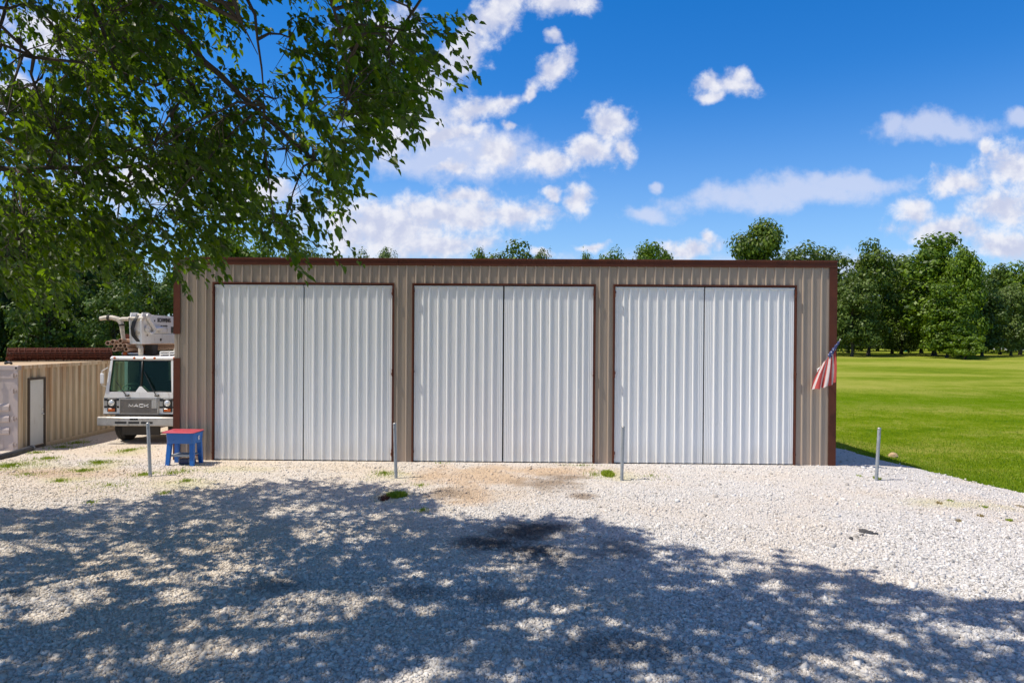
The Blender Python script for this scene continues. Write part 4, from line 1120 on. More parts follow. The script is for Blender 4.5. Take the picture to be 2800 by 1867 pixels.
# boom: front head, upper and lower sections running back
by = 0.45
k1 = (TY+by)/20.2
def BX(x): return XD(x, by)
def BZ(y): return ZD(y, by)
fx0, fx1 = BX(1122), BX(1226)
bl = 7.5
lower = MB().box(fx0+0.02, fx1, by, by+bl, BZ(440), BZ(352), 0.015).build('boom_section', M['boom'], truck)
upper = MB().prism_x([(by+0.02, BZ(350)), (by+bl, BZ(350)), (by+bl, BZ(196)), (by+0.7, BZ(186)), (by+0.02, BZ(205))], fx0+0.06, fx1-0.02).build('boom_section', M['boom'], truck)
mb = MB()
for xx in (fx0, fx1-0.03):
    mb.prism_x([(by-0.05, BZ(440)), (by+0.35, BZ(440)), (by+0.55, BZ(330)), (by+0.5, BZ(185)), (by+0.3, BZ(168)), (by-0.02, BZ(172)), (by-0.10, BZ(240))], xx, xx+0.035)
mb.box(fx0+0.036, fx1-0.031, by-0.04, by-0.01, BZ(438), BZ(235)); mb.build('boom_head', M['boom'], truck)
mb = MB(); mb.tube([(fx0-0.05, by-0.03, BZ(222)), (fx1+0.04, by-0.03, BZ(222))], 0.055, 14); mb.tube([(fx0-0.03, by+0.28, BZ(196)), (fx1+0.05, by+0.28, BZ(196))], 0.06, 14); mb.build('pivot_pin', M['cream'], truck, smooth=True, angle=40)
# S shaped linkage on the visible side (plane facing +x)
xs_ = fx1+0.036
def SZ(y, d): return ZD(y, d)
mb = MB()
def plate(x, y, r):
    d = YS(x, fx1); mb.disc((xs_, d, SZ(y, d)), (1, 0, 0), r, 0.045, 18); mb.disc((xs_+0.045, d, SZ(y, d)), (1, 0, 0), r*0.45, 0.02, 12)
plate(1240, 205, 0.085); plate(1237, 310, 0.10); plate(1296, 312, 0.085)
def sp(x, y): d = YS(x, fx1); return (xs_+0.02, d, SZ(y, d))
mb.tube([sp(1240, 205), sp(1248, 235), sp(1268, 262), sp(1284, 290), sp(1296, 312)], 0.055, 8)
mb.tube([sp(1237, 330), sp(1262, 352), sp(1285, 345), sp(1296, 325)], 0.045, 8)
mb.tube([sp(1300, 312), sp(1330, 306), sp(1360, 304)], 0.06, 10)
mb.build('linkage', M['boom'], truck, smooth=True, angle=40)
MB().box(fx1-0.019, fx1+0.012, YS(1352, fx1), YS(1432, fx1), SZ(342, 1.5), SZ(300, 1.5), 0.01).build('side_box', M['boom'], truck)
for (x, y, r) in ((1272, 238, 0.032), (1318, 240, 0.028), (1365, 402, 0.045), (1248, 366, 0.025), (1484, 260, 0.03)):
    d = YS(x, fx1); up = y < 350
    MB().disc((fx1-0.0195 if up else fx1+0.0005, d, SZ(y, d)), (1, 0, 0), r, 0.012, 12).build('bolt_hole', M['black'], truck)
MB().box(fx1-0.0195, fx1-0.012, YS(1458, fx1), YS(1499, fx1)+0.2, SZ(345, 2.0), SZ(290, 2.0)).build('boom_opening', M['black'], truck)
SIDE = Matrix.Rotation(PI/2, 4, 'Z') @ Matrix.Rotation(PI/2, 4, 'X')
dT = YS(1400, fx1)
text('lettering', 'SCHWING', 0.175, M['text'], upper, Matrix.Translation((fx1-0.014, dT, SZ(238, dT))) @ SIDE, 0.95, 0.025)
for (x0_, x1_) in ((1370, 1384), (1388, 1428)):
    MB().box(fx1-0.0195, fx1-0.014, YS(x0_, fx1), YS(x1_, fx1), SZ(290, dT), SZ(280, dT)).build('small_marking', M['text'], truck)
# tip pipe, hoses
tpt = lambda x, y, d=0.0: (XD(x, by-0.1+d), by-0.1+d, ZD(y, by-0.1+d))
mb = MB(); mb.tube([tpt(860, 226), tpt(905, 218), tpt(960, 216), tpt(1010, 228), tpt(1040, 262), tpt(1050, 330), tpt(1060, 405)], [0.062, 0.068, 0.07, 0.075, 0.072, 0.06, 0.055], 14)
mb.tube([tpt(1012, 240), tpt(1050, 228), tpt(1108, 228)], 0.06, 12); mb.build('tip_pipe', M['cream'], truck, smooth=True, angle=60)
MB().ring(tpt(925, 217), (1, 0, 0.02), 0.092, 0.06, 0.06).build('clamp', M['under'], truck)
MB().ring(tpt(1045, 272), (0.1, 0.05, -1), 0.088, 0.06, 0.05).build('clamp', M['under'], truck)
for k in range(4):
    dx = k*0.028; mb = MB(); mb.tube([(XX(1108)+dx*0.5, by-0.05, BZ(195)), (XX(1082)+dx, by-0.11, BZ(250)), (XX(1068)+dx, by-0.13, BZ(310)), (XX(1075)+dx, by-0.10, BZ(370)), (XX(1110)+dx, by-0.02, BZ(425))], 0.017, 8)
    mb.build('hose', M['black'], truck, smooth=True)
mb = MB(); mb.disc((XX(1112), by-0.02, BZ(345)), (0, -1, 0), 0.07, 0.05, 14); mb.disc((XX(1105), by-0.02, BZ(385)), (0, -1, 0), 0.05, 0.05, 14); mb.tube([(XX(1085), by, BZ(400)), (XX(1140), by, BZ(395))], 0.03, 8); mb.build('valve', M['cream'], truck, smooth=True, angle=40)

# ------------------------------------------------------------------ trees
def rand_dirs(n, r):
    v = r.normal(size=(n, 3)); return v/np.linalg.norm(v, axis=1)[:, None]
def leaf_faces(C, N, size, r):
    """diamond leaf clump faces, one bent quad each"""
    n = len(C)
    a = rand_dirs(n, r); u = np.cross(N, a); u /= np.linalg.norm(u, axis=1)[:, None]+1e-9; w = np.cross(N, u)
    s = size[:, None]; asp = r.uniform(0.45, 0.85, (n, 1))
    V = np.stack([C-u*s, C+w*s*asp + N*s*0.12, C+u*s, C-w*s*asp + N*s*0.12], 1)
    return V.reshape(-1, 3), np.arange(4*n).reshape(n, 4)
def crown(seed, H, lobes, nblob, per, leaf, trunk_r, base_h, spread=(0.35, 1.0)):
    """crown built from leaf clumps spread over several lobes; lobes: (x, y, z, rx, ry, rz)"""
    r = np.random.default_rng(seed)
    wts = np.array([l[3]*l[4]*l[5] for l in lobes])**0.7; wts /= wts.sum()
    C = []; Nn = []; Sz = []; centres = []
    for li in range(len(lobes)):
        l = lobes[li]; k = max(3, int(nblob*wts[li]))
        d = rand_dirs(k, r); rad = r.uniform(0.3, 1.0, k)**0.45
        cc = np.array(l[:3]) + d*rad[:, None]*np.array(l[3:])
        for c in cc:
            if c[2] < base_h*0.75: continue
            br = r.uniform(0.07, 0.135)*H*r.uniform(0.7, 1.1)
            m_ = int(per*r.uniform(0.6, 1.3)); dd = rand_dirs(m_, r)
            q = r.uniform(0.2, 1.0, m_)**0.5*np.where(r.uniform(size=m_) < 0.12, 1.35, 1.0)
            pos = c + dd*(q*br)[:, None]*np.array([1.15, 1.15, 0.75])
            nn = dd*0.95 + rand_dirs(m_, r)*0.5 + np.array([0, 0, 0.25]); nn /= np.linalg.norm(nn, axis=1)[:, None]
            C.append(pos); Nn.append(nn); Sz.append(leaf*r.uniform(0.5, 1.35, m_)); centres.append(c)
    C = np.concatenate(C); Nn = np.concatenate(Nn); Sz = np.concatenate(Sz)
    V, Fq = leaf_faces(C, Nn, Sz, r)
    tm = MB(); top = max(l[2] for l in lobes)
    trunk_path = [Vector((0, 0, -0.4)), Vector((0, 0, 0.3)), Vector((r.normal(0, .1), r.normal(0, .1), base_h)), Vector((r.normal(0, .3), r.normal(0, .3), (base_h+top)*0.5)), Vector((r.normal(0, .4), r.normal(0, .4), top))]
    tm.tube(trunk_path, [trunk_r*1.5, trunk_r*1.1, trunk_r*0.85, trunk_r*0.55, trunk_r*0.15], 8)
    cs = np.array(centres)
    for c in cs[r.choice(len(cs), min(len(cs), 16), replace=False)]:
        f = r.uniform(0.35, 0.85); s0 = trunk_path[2].lerp(trunk_path[4], max(0, min(1, (c[2]*0.7-base_h)/(top-base_h+1e-6))))
        e = Vector(c); mid = s0.lerp(e, 0.5) + Vector((0, 0, -0.03*H))
        tm.tube([s0, mid, e], [trunk_r*0.32, trunk_r*0.2, trunk_r*0.05], 5)
    return (V, Fq), tm
def make_tree_data(name, seed, H, lobes, nblob, per, leaf, trunk_r, base_h, m, bark='darkbark'):
    (V, Fq), tm = crown(seed, H, lobes, nblob, per, leaf, trunk_r, base_h)
    co = np_mesh('crown', V, Fq, m); to = tm.build('trunk', M[bark], None, smooth=True)
    cd_, td_ = co.data, to.data
    bpy.data.objects.remove(co); bpy.data.objects.remove(to)
    wx_ = V[:, 0].max()-V[:, 0].min()
    return dict(crown=cd_, trunk=td_, top=V[:, 2].max(), width=wx_, m=m)
TD = {}
# normalised around 18 m tall
TD['oak'] = make_tree_data('oak', 1, 18, [(0, 0, 9, 5, 5, 5.5), (-2.5, 1, 12.5, 3, 3, 3.2), (2.8, -1, 12, 3, 3, 3), (0.5, 0, 15.2, 2.6, 2.6, 2.4), (-3.5, -1, 5.0, 2.8, 3, 3.2), (3.8, 0, 5.0, 2.6, 3, 3.2)], 105, 150, 0.29, 0.38, 0.8, M['leaf_a'])
TD['round'] = make_tree_data('round', 2, 18, [(0, 0, 10, 4.6, 4.6, 6), (1.5, 0, 14.5, 3, 3, 3), (-2, 0, 13, 2.8, 2.8, 3), (0, 0, 4.6, 4.7, 4.7, 3.4)], 105, 150, 0.29, 0.34, 0.8, M['leaf_b'])
TD['tall'] = make_tree_data('tall', 3, 20, [(0, 0, 9, 3.6, 3.6, 6.5), (0.8, 0, 16.5, 2.3, 2.3, 3), (-1.6, 0, 13.5, 2.4, 2.4, 2.6), (2.4, 0, 12.2, 2.1, 2.1, 2.6), (-2.8, 0, 6.5, 2.6, 2.8, 3.2), (2.8, 0, 5, 2.6, 2.6, 3.0), (0, 0, 4, 3, 3, 2.4)], 110, 150, 0.29, 0.36, 0.7, M['leaf_c'])
TD['lobed'] = make_tree_data('lobed', 4, 18, [(0.8, 0, 15, 2.9, 2.6, 2.3), (-1.9, 0, 13.6, 1.7, 1.6, 1.4), (2.0, 0, 12.6, 1.6, 1.6, 1.5), (-2.2, 0, 11.2, 1.2, 1.2, 1.0), (0.6, 0, 9.6, 2.4, 2.0, 1.5), (-0.6, 0, 6.0, 3.5, 3.4, 2.4)], 95, 150, 0.27, 0.36, 3.2, M['leaf_a'])
TD['open'] = make_tree_data('open', 5, 18, [(-2.6, 0, 15, 1.8, 2, 1.5), (0.5, 0, 16, 2.4, 2, 1.5), (3.2, 0, 14.8, 1.8, 2, 1.6), (-1, 0, 12.5, 3.6, 3, 2), (2, 0, 10.5, 3.4, 3, 2.6), (-2.5, 0, 9, 3, 3, 3), (0.5, 0, 6, 4, 4, 2.6)], 90, 130, 0.27, 0.34, 1.6, M['leaf_b'])
TD['bush'] = make_tree_data('bush', 6, 6, [(0, 0, 2.2, 2.4, 2.4, 1.9), (1.4, 0, 1.8, 1.6, 1.6, 1.4), (-1.4, 0, 2.0, 1.6, 1.6, 1.5), (0.2, 0, 3.8, 1.4, 1.4, 1.2)], 60, 110, 0.16, 0.12, 0.4, M['leaf_c'])
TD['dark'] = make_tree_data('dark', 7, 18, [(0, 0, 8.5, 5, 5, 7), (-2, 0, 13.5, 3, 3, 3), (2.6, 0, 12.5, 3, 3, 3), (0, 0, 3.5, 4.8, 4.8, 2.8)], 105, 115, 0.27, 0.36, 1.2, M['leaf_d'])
for k in list(TD):
    if k in ('oak', 'round', 'tall', 'open', 'lobed'):
        for mk in ('leaf_a', 'leaf_b', 'leaf_c', 'leaf_d'):
            if TD[k]['m'] != M[mk]:
                c2_ = TD[k]['crown'].copy(); c2_.materials.clear(); c2_.materials.append(M[mk]); TD[k+mk[-2:]] = dict(TD[k], crown=c2_, m=M[mk])
def tree(kind, px, top_py, wpx, Yd, label, name='broadleaf_tree', group=None, rz=None, base=None, cat='tree', wmul=1.0):
    d = TD[kind]
    p = at(px, 900, Yd); z = T(p.x, Yd) if base is None else base
    H = at(px, top_py, Yd).z - z
    o = thing(name, label, cat, (p.x, Yd, z), random.uniform(0, 6.28) if rz is None else rz, group)
    w = wpx*wmul*Yd/F/d['width']
    o.scale = (w, w, H/d['top'])
    for nm in ('trunk', 'crown'):
        c = bpy.data.objects.new(nm, d[nm]); COL.objects.link(c); c.parent = o
    return o
GR = 'trees at the far side of the lawn'
tree('lobed', 2064, 588, 150, 92, 'lone domed tree with a side lobe rising above the shed roof near its right end', wmul=1.15, group=GR, rz=0.1)
tree('open', 2215, 650, 200, 96, 'olive open-topped tree just above and right of the shed corner', wmul=1.3, group=GR, rz=0.0)
tree('oak_b', 2330, 735, 140, 88, 'olive tree with low skirts directly right of the flag', wmul=1.3, group=GR)
tree('oak', 2375, 646, 165, 92, 'tree with two pointed tops right of the olive open-topped tree', wmul=1.3, group=GR, rz=2.0)
tree('round', 2465, 690, 150, 99, 'olive grey tree filling the gap left of the tallest bright tree', wmul=1.3, group=GR)
tree('tall', 2555, 622, 200, 90, 'tallest bright green tree in the row right of the shed', wmul=1.3, group=GR, rz=0.4)
tree('round_c', 2630, 664, 110, 86, 'narrow bright tree leaning against the right side of the tallest tree', wmul=1.3, group=GR)
tree('bush', 2640, 902, 96, 80, 'low bright bushy tree standing in front of the tallest tree', wmul=1.3, group=GR, rz=1.0)
tree('tall', 2590, 760, 120, 83, 'mid-height bright tree in front of the tallest tree', wmul=1.3, group=GR, rz=2.6)
tree('oak_d', 2686, 760, 130, 90, 'dark shaded tree with two slim trunks right of the low bushy tree', wmul=1.3, group=GR)
tree('round_a', 2735, 716, 130, 104, 'green tree behind the dark shaded tree near the right frame edge', wmul=1.3, group=GR)
tree('oak_c', 2790, 708, 150, 100, 'bright green tree cut by the right frame edge', wmul=1.3, group=GR)
tree('round', 2765, 770, 110, 94, 'olive low-crowned tree in front of the tree cut by the right edge', wmul=1.3, group=GR)
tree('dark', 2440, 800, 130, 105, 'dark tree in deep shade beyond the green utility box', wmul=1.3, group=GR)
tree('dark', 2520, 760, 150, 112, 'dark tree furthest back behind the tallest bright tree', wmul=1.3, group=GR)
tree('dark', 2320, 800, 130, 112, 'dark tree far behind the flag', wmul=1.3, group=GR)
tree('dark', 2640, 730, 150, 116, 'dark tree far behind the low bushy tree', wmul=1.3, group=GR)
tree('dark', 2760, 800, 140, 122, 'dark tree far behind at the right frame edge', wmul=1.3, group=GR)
tree('oak', 2890, 700, 170, 98, 'green tree just outside the right frame edge, its left skirt in view', wmul=1.3, group=GR)
tree('oak_b', 2270, 700, 130, 104, 'olive tree mostly hidden behind the right corner of the shed', wmul=1.3, group=GR)
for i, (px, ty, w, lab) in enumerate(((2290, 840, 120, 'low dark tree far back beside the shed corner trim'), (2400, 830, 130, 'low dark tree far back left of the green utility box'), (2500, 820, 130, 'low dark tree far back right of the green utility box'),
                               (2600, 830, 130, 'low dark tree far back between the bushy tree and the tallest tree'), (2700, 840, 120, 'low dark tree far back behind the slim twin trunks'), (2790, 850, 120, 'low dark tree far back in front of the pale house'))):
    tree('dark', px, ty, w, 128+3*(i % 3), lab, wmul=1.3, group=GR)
GB = 'treetops showing over the shed roof'
for (k, px, ty, w, yd, lab) in (
    ('round_c', 620, 648, 130, 78, 'bright treetop above the left end of the shed roof, half behind hanging leaves'),
    ('oak_c', 720, 655, 140, 82, 'yellow green treetop over the first door pair, behind hanging leaves'),
    ('open', 830, 668, 120, 84, 'thin olive treetop over the right leaf of the first door pair'),
    ('open_a', 985, 690, 80, 86, 'small treetop over the pier between the first and second door pairs'),
    ('round', 1052, 683, 66, 86, 'small rounded treetop left of the middle of the shed roof'),
    ('round_a', 1312, 686, 60, 88, 'small left shoulder treetop over the second door pair'),
    ('oak_a' if 'oak_a' in TD else 'oak', 1400, 668, 150, 88, 'broad treetop over the middle of the second door pair'),
    ('round', 1478, 688, 60, 90, 'small right shoulder treetop over the second door pair'),
    ('tall', 1605, 690, 40, 90, 'tiny treetop peeking left of the pair over the second pier'),
    ('open_c', 1672, 684, 90, 92, 'pale open treetop over the pier between second and third door pairs'),
    ('tall', 1768, 660, 105, 90, 'bright pointed treetop over the third door pair'),
    ('round_c', 1812, 684, 70, 94, 'low bright treetop right of the pointed one over the third door pair')):
    tree(k, px, ty-14, w, yd, lab, wmul=1.7, group=GB)
GL = 'trees of the wood behind the container'
for (k, px, ty, w, yd, lab) in (
    ('dark', -60, 500, 330, 46, 'dark tree at the left frame edge behind the container'),
    ('oak_d', 90, 520, 300, 50, 'dark tree behind the left end of the rusty mesh roll'),
    ('dark', 215, 590, 240, 47, 'dark dense tree behind the middle of the rusty mesh roll'),
    ('round', 250, 585, 190, 62, 'grey green tree with sky to its right, behind the hanging leaves'),
    ('oak_a' if 'oak_a' in TD else 'oak', 330, 650, 220, 58, 'mid green tree above the truck boom'),
    ('dark', 400, 730, 220, 44, 'dark dense tree directly behind the truck cab'),
    ('oak_d', 480, 700, 200, 52, 'dark tree behind the left corner of the shed'),
    ('dark', 130, 700, 240, 41, 'low dark tree behind the container roof'),
    ('dark', 310, 760, 200, 40, 'low dark tree behind the tip pipe of the boom'),
    ('oak', -20, 470, 330, 62, 'tall green tree furthest back at the left frame edge'),
    ('oak_d', 560, 720, 200, 60, 'dark tree hidden behind the left end of the shed'),
    ('dark', -230, 600, 300, 42, 'dark tree just outside the left frame edge')):
    tree(k, px, ty, w, yd, lab, group=GL)

# far things on the right: utility box, road, posts, pale house
g = ground(2479, 962)
ub = thing('utility_box', 'small teal green utility box on the lawn under the far trees', 'utility box', g)
s_ = g.y/F
MB().box(-5*s_, 5*s_, -4*s_, 4*s_, 0, 13*s_, 0.6*s_).build('cabinet', M['teal'], ub); MB().box(-5.6*s_, 5.6*s_, -4.6*s_, 4.6*s_, 13*s_, 14.2*s_, 0.4*s_).build('lid', M['teal'], ub)
g = ground(2327, 955); tag(MB().tube([(0, 0, 0), (0, 0, 12*g.y/F)], 1.6*g.y/F, 8).build('white_post', M['sticker'], None, loc=g), 'thin white post on the far lawn among the trunks right of the flag', 'post')
r0, r1 = ground(2690, 962), ground(2960, 972)
mb = MB(); n = 24; vv = []
for k in range(n+1):
    p = r0.lerp(r1, k/n)
    for s2 in (0, 3.2): vv.append((p.x, p.y+s2, T(p.x, p.y+s2)+0.03))
mb.add(vv, [(2*i, 2*i+2, 2*i+3, 2*i+1) for i in range(n)])
tag(mb.build('road', M['asphalt']), kind='structure')
hx = at(2790, 940, 150)
hs_ = thing('house', 'small pale house glimpsed between trunks at the right frame edge', 'house', (hx.x, 150, T(hx.x, 150)))
MB().box(-4, 4, -3, 3, 0, 2.6).build('wall', M['house'], hs_)
MB().prism_x([(-3.4, 2.5), (3.4, 2.5), (0, 4.4)], -4.4, 4.4).build('roof', M['roofing'], hs_)
for xx in (-2.5, 0.5, 2.6): MB().box(xx-0.45, xx+0.45, -3.03, -2.95, 0.9, 2.0).build('window', M['black'], hs_)

# ------------------------------------------------------------------ shade tree over the yard
LEAFPOLY = [(c[0]/1.802, c[1]/1.802) for c in ((-300, -2000), (1960, -2000), (1960, 0), (2060, 40), (2120, 100), (2180, 160), (2230, 215), (2150, 290), (2060, 320), (2040, 400), (2000, 500), (1990, 600), (1940, 680), (1870, 740), (1930, 820), (1820, 800), (1690, 850), (1740, 925), (1670, 960), (1690, 1030), (1610, 1030), (1630, 1110), (1540, 1130), (1560, 1210), (1460, 1215), (1420, 1300), (1370, 1240), (1200, 1220), (1000, 1250), (930, 1290), (890, 1370), (820, 1380), (700, 1390), (560, 1330), (420, 1380), (360, 1500), (250, 1530), (120, 1500), (0, 1460), (-300, 1450))]
LP_ = np.array(LEAFPOLY)
def inpoly(x, y, P):
    ins = np.zeros(len(x), bool); j = len(P)-1
    for i in range(len(P)):
        xi, yi = P[i]; xj, yj = P[j]
        c = ((yi > y) != (yj > y)) & (x < (xj-xi)*(y-yi)/(yj-yi+1e-12)+xi)
        ins ^= c; j = i
    return ins
EDGE = np.array([(-3000, 1170), (0, 1172), (130, 1158), (250, 1160), (340, 1138), (440, 1128), (520, 1120), (570, 1105), (700, 1102), (830, 1112), (900, 1125), (960, 1130), (985, 1170), (1020, 1195), (1120, 1192), (1270, 1190), (1400, 1203), (1460, 1246), (1580, 1247), (1720, 1264), (1830, 1297), (1930, 1308), (2020, 1338), (2150, 1358), (2280, 1377), (2360, 1382), (3200, 1480), (9000, 2100)], float)/0.84
GAPS = [((1210, 230), (190, 160), .30), ((120, 330), (150, 130), .15), ((700, 1050), (260, 70), .25), ((1430, 690), (70, 110), .25), ((330, 60), (60, 120), .5), ((620, 560), (110, 80), .55), ((1000, 640), (150, 60), .5), ((1300, 450), (70, 120), .45), ((900, 1000), (100, 60), .5), ((60, 130), (90, 60), .4), ((480, 1130), (110, 70), .3), ((180, 60), (60, 40), .3), ((1480, 400), (50, 90), .6), ((110, 420), (170, 90), .1), ((560, 900), (120, 90), .3), ((300, 640), (90, 70), .3), ((30, 470), (60, 60), .2)]
DAP = [disp_ellipse(*e) for e in ((840, 1230, 70, 22), (620, 1290, 60, 18), (780, 1175, 120, 10), (300, 1140, 60, 10), (450, 1350, 60, 16), (170, 1390, 60, 18), (1000, 1340, 60, 12), (1240, 1300, 70, 12), (1260, 1415, 60, 20), (700, 1450, 70, 16), (1720, 1300, 60, 10), (2100, 1400, 60, 12), (1900, 1420, 50, 10), (2250, 1470, 80, 20), (1980, 1530, 80, 20), (400, 1500, 120, 24), (950, 1520, 60, 16), (60, 1270, 60, 14), (560, 1400, 60, 14), (860, 1290, 60, 14), (300, 1270, 50, 12))]
def clump(P, seed, cell, lo):
    """random weight per 3-D cell, so that leaves gather in sprays with gaps between"""
    q = np.floor(P/cell + seed*0.37).astype(np.int64)
    h = (q[:, 0]*73856093) ^ (q[:, 1]*19349663) ^ (q[:, 2]*83492791) ^ (seed*2654435)
    u = ((h % 10007)/10007.0)
    return np.where(u < 0.62, lo, 1.0)
def shade_ok(P, r, margin=6):
    G = np.stack([P[:, 0]+LX*P[:, 2], P[:, 1]+LY*P[:, 2], np.zeros(len(P))], 1)
    gx_, gy_, gd = project(G)
    ed = np.interp(gx_, EDGE[:, 0], EDGE[:, 1])
    return (gd < 1.5) | (gy_ > ed + margin), G
def sample_view(n_want, seed):
    """leaf sprays of the boughs that hang into view"""
    r = np.random.default_rng(seed); out = []; got = 0
    for _ in range(900):
        n = 40000
        P = np.stack([r.uniform(-13, 1, n), r.uniform(6.2, 14.5, n), r.uniform(3.2, 9.2, n)], 1)
        px, py, dep = project(P); px2, py2, _d = project(P + np.array([0.14, 0, -0.30]))
        k = (dep > 6) & (px > -60) & (py > -80) & inpoly(px, py, LP_) & inpoly(px2, py2, LP_)
        k &= ~((py > 420) & (dep < 7.8)) & ~((px < 900) & (dep < 7.2))
        prob = np.clip(1.3 - 0.07*(dep-6), 0.3, 1)*clump(P, seed, 0.85, 0.0)
        for (c, rad, f) in GAPS:
            dd = ((px2*1.802-c[0])/rad[0])**2 + ((py2*1.802-c[1])/rad[1])**2
            prob = np.where(dd < 1, np.minimum(prob, f*0.5 + (1-f*0.5)*dd**2), prob)
        k &= r.uniform(size=n) < prob
        P = P[k]; ok, G = shade_ok(P, r); P = P[ok]
        out.append(P); got += len(P)
        if got >= n_want: break
    return np.concatenate(out)[:n_want]
def sample_shade(n_want, seed):
    """upper crown: drawn evenly over the ground it shades"""
    r = np.random.default_rng(seed); out = []; got = 0
    for _ in range(900):
        n = 20000
        G = np.stack([r.uniform(-15, 10.5, n), r.uniform(3.5, 15.8, n)], 1); z = r.uniform(5.0, 13.5, n)
        P = np.stack([G[:, 0]-LX*z, G[:, 1]-LY*z, z], 1)
        px, py, dep = project(P)
        mg = 1.0*F/np.maximum(dep, 0.5)
        infr = (dep > -0.8) & (px > -mg) & (px < 2800+mg) & (py > -mg*1.1) & (py < 1867+mg)
        k = ~infr & (np.linalg.norm(P-np.array(CAM_P), axis=1) > 3.6)
        q = (P - np.array([-4.5, 6.5, 7.5]))/np.array([13.5, 10.5, 6.2]); k &= (q**2).sum(1) < 1
        ok, G3 = shade_ok(P, r, 14); k &= ok
        pr = np.ones(n)*clump(np.column_stack([G, z*0]), seed, 0.7, 0.5)
        for (cx, cy, rx, ry) in DAP:
            dd = ((G[:, 0]+0.15-cx)/(rx*1.6))**2 + ((G[:, 1]-cy)/(ry*1.7))**2
            pr = np.where(dd < 1, 0.0, pr)
        pr *= np.clip(0.58 + 0.1*(G[:, 0]+4.0), 0.48, 1.0)
        k &= r.uniform(size=n) < pr
        out.append(P[k]); got += int(k.sum())
        if got >= n_want: break
    return np.concatenate(out)[:n_want]
TR = np.array([-10.2, 5.0, 0.0])
CA = sample_view(900, 21)
CB = sample_shade(3600, 22)
def leaf_cluster(C, nleaf, ll, lw, r):
    """twigs with alternate leaves; returns leaf verts/faces and twig polylines"""
    n = len(C)
    out = C - np.array([-9.5, 6.0, 7.0]); out[:, 2] *= 0.2; out /= np.linalg.norm(out, axis=1)[:, None]
    td = out*0.8 + rand_dirs(n, r)*0.75 + np.array([0, 0, -0.45]); td /= np.linalg.norm(td, axis=1)[:, None]
    tl = r.uniform(0.35, 0.75, n)*(1.25 if nleaf > 15 else 1.0)
    f = (np.arange(nleaf)+0.6)/nleaf
    base = C[:, None, :] + td[:, None, :]*(tl[:, None]*f[None])[:, :, None]
    base = base + np.array([0, 0, -1])*((f**2)[None, :, None])*0.14 + r.normal(0, 0.026, (n, nleaf, 3))
    side = np.cross(td, np.array([0, 0, 1.0])); side /= np.linalg.norm(side, axis=1)[:, None]+1e-9
    sg = np.where(np.arange(nleaf) % 2 == 0, 1, -1)
    ld = td[:, None, :]*0.55 + side[:, None, :]*sg[None, :, None]*0.75 + np.array([0, 0, -0.45]) + r.normal(0, 0.28, (n, nleaf, 3))
    ld[:, -1] = td + np.array([0, 0, -0.3])
    ld /= np.linalg.norm(ld, axis=2)[:, :, None]
    up = np.array([0, 0, 1.0]) + r.normal(0, 0.42, (n, nleaf, 3))
    sd = np.cross(ld, up); sd /= np.linalg.norm(sd, axis=2)[:, :, None]+1e-9
    nn = np.cross(sd, ld)
    s = r.uniform(0.5, 1.25, (n, nleaf, 1))*r.uniform(0.8, 1.2, (n, 1, 1)); L = ll*s; Wd = lw*s*r.uniform(0.85, 1.15, (n, nleaf, 1)); fold = 0.28*Wd
    b = base; tip = base + ld*L - np.array([0, 0, 0.12])*L
    r1 = base + ld*L*0.30 + sd*Wd*0.5 + nn*fold; r2 = base + ld*L*0.68 + sd*Wd*0.40 + nn*fold*0.8 - np.array([0, 0, 0.03])*L
    l1 = base + ld*L*0.30 - sd*Wd*0.5 + nn*fold; l2 = base + ld*L*0.68 - sd*Wd*0.40 + nn*fold*0.8 - np.array([0, 0, 0.03])*L
    V = np.stack([b, r1, r2, tip, l2, l1], 2).reshape(-1, 3)
    m_ = n*nleaf
    Fq = (np.array([(0, 1, 2, 3), (0, 3, 4, 5)])[None] + (np.arange(m_)*6)[:, None, None]).reshape(-1, 4)
    ends = C + td*tl[:, None] + np.array([0, 0, -0.14])
    return V, Fq, C + td*0, ends
r5 = np.random.default_rng(77)
VA, FA, a0_, a1_ = leaf_cluster(CA, 24, 0.118, 0.070, r5)
VB, FB, b0_, b1_ = leaf_cluster(CB, 12, 0.19, 0.125, r5)
stree = thing('shade_tree', 'large shade tree whose leafy boughs hang over the yard at upper left', 'tree', (TR[0], TR[1], T(TR[0], TR[1])))
org = Vector((TR[0], TR[1], T(TR[0], TR[1])))
V = np.concatenate([VA, VB]) - np.array(org); Fq = np.concatenate([FA, FB+len(VA)])
np_mesh('foliage', V, Fq, M['leaf_near'], stree)
tb = MB(); tb.tube([(0, 0, -0.3), (0.0, 0, 0.3), (0.1, 0.1, 2.5), (0.4, 0.4, 5), (0.9, 0.6, 8), (1.2, 0.8, 11)], [0.55, 0.42, 0.36, 0.30, 0.2, 0.06], 14)
tb.build('trunk', M['bark'], stree, smooth=True)
v3 = lambda *p: Vector(p)
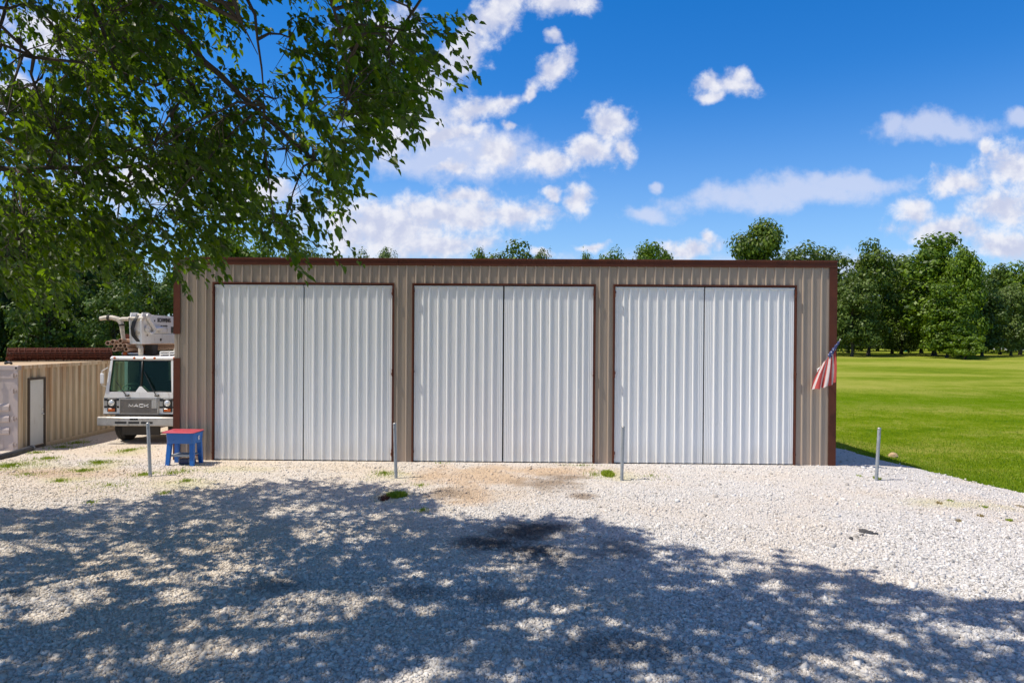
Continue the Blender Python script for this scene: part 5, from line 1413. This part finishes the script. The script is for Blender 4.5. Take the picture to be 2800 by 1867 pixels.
limbs = [
    ([v3(-9.8, 5.4, 5.0), v3(-8.2, 6.6, 7.4), at(380, -40, 8.4), at(470, 60, 8.6), at(600, 205, 8.9), at(690, 285, 9.1), at(760, 345, 9.3), at(860, 440, 9.6)], 0.13),
    ([v3(-9.9, 5.3, 3.9), at(-420, 500, 8.2), at(-150, 470, 8.8), at(60, 458, 9.3), at(250, 462, 9.7), at(480, 452, 10.2), at(640, 480, 10.6)], 0.085),
    ([v3(-9.4, 5.7, 7.5), v3(-6.0, 6.3, 9.6), v3(-2.5, 6.6, 10.6), v3(0.5, 6.8, 10.6), v3(3.0, 7.0, 9.8)], 0.14),
    ([v3(-9.5, 5.6, 7.0), v3(-6.5, 7.5, 8.8), v3(-4.2, 9.2, 9.0), v3(-2.8, 9.8, 8.4), at(1000, 60, 9.2), at(1080, 180, 9.0)], 0.11),
    ([v3(-9.7, 5.5, 5.4), v3(-9.3, 8.5, 6.8), v3(-8.9, 11.5, 6.6), v3(-7.8, 13.6, 6.0)], 0.11),
    ([v3(-6.0, 6.3, 9.6), v3(-2.8, 5.2, 9.6), v3(-0.5, 4.0, 9.2)], 0.08),
    ([at(640, -60, 8.0), at(700, 40, 8.0), at(712, 190, 8.05), at(722, 290, 8.1)], 0.024),
    ([at(640, -40, 7.4), at(655, 60, 7.4), at(705, 150, 7.5)], 0.02),
    ([at(-60, 20, 8.0), at(20, 22, 8.0), at(60, 10, 8.1)], 0.03),
    ([at(50, 110, 8.0), at(70, 140, 8.0), at(92, 158, 8.0)], 0.02),
    ([at(240, -40, 8.6), at(275, 80, 8.7), at(310, 190, 8.9), at(420, 240, 9.0), at(470, 310, 9.2)], 0.03),
    ([at(890, -30, 7.2), at(930, 80, 7.3), at(950, 170, 7.4), at(935, 260, 7.5)], 0.02)]
bm_ = MB(); LPTS = []
for path, r0 in limbs:
    fine = []
    for a, b in zip(path[:-1], path[1:]):
        k = max(2, int((b-a).length/0.22))
        for i in range(k): fine.append(a.lerp(b, i/k) + Vector((random.gauss(0, .018), random.gauss(0, .018), random.gauss(0, .018))))
    fine.append(path[-1])
    rr = [r0*(1-0.82*i/(len(fine)-1))*random.uniform(0.9, 1.12) for i in range(len(fine))]
    bm_.tube([p-org for p in fine], rr, 8); LPTS += [np.array(p) for p in fine]
LPTS = np.array(LPTS)
# secondary branches by cells, then twigs
allC = np.concatenate([CA, CB]); ends = np.concatenate([a1_, b1_])
cells = {}
for i, c in enumerate(allC): cells.setdefault(tuple(np.floor(c/1.25).astype(int)), []).append(i)
for key, ids in cells.items():
    c = allC[ids].mean(0); d = np.linalg.norm((LPTS-c)*np.array([1, 1, 1.3]), axis=1); j = d.argmin(); s0 = Vector(LPTS[j]); e = Vector(c)
    side = Vector((random.gauss(0, .12), random.gauss(0, .12), 0.16))*(e-s0).length
    pts = [s0, s0.lerp(e, 0.35)+side, s0.lerp(e, 0.7)+side*0.7, e]
    bm_.tube([p-org for p in pts], [0.022, 0.016, 0.011, 0.008], 5, cap=False)
    for i in ids:
        b = Vector(allC[i]); en = Vector(ends[i]); md = e.lerp(b, 0.5)+Vector((random.gauss(0, .05), random.gauss(0, .05), 0.05))
        bm_.tube([e-org, md-org, b-org, en-org], [0.007, 0.0055, 0.0045, 0.002], 3, cap=False)
bm_.build('limbs', M['bark'], stree, smooth=True)
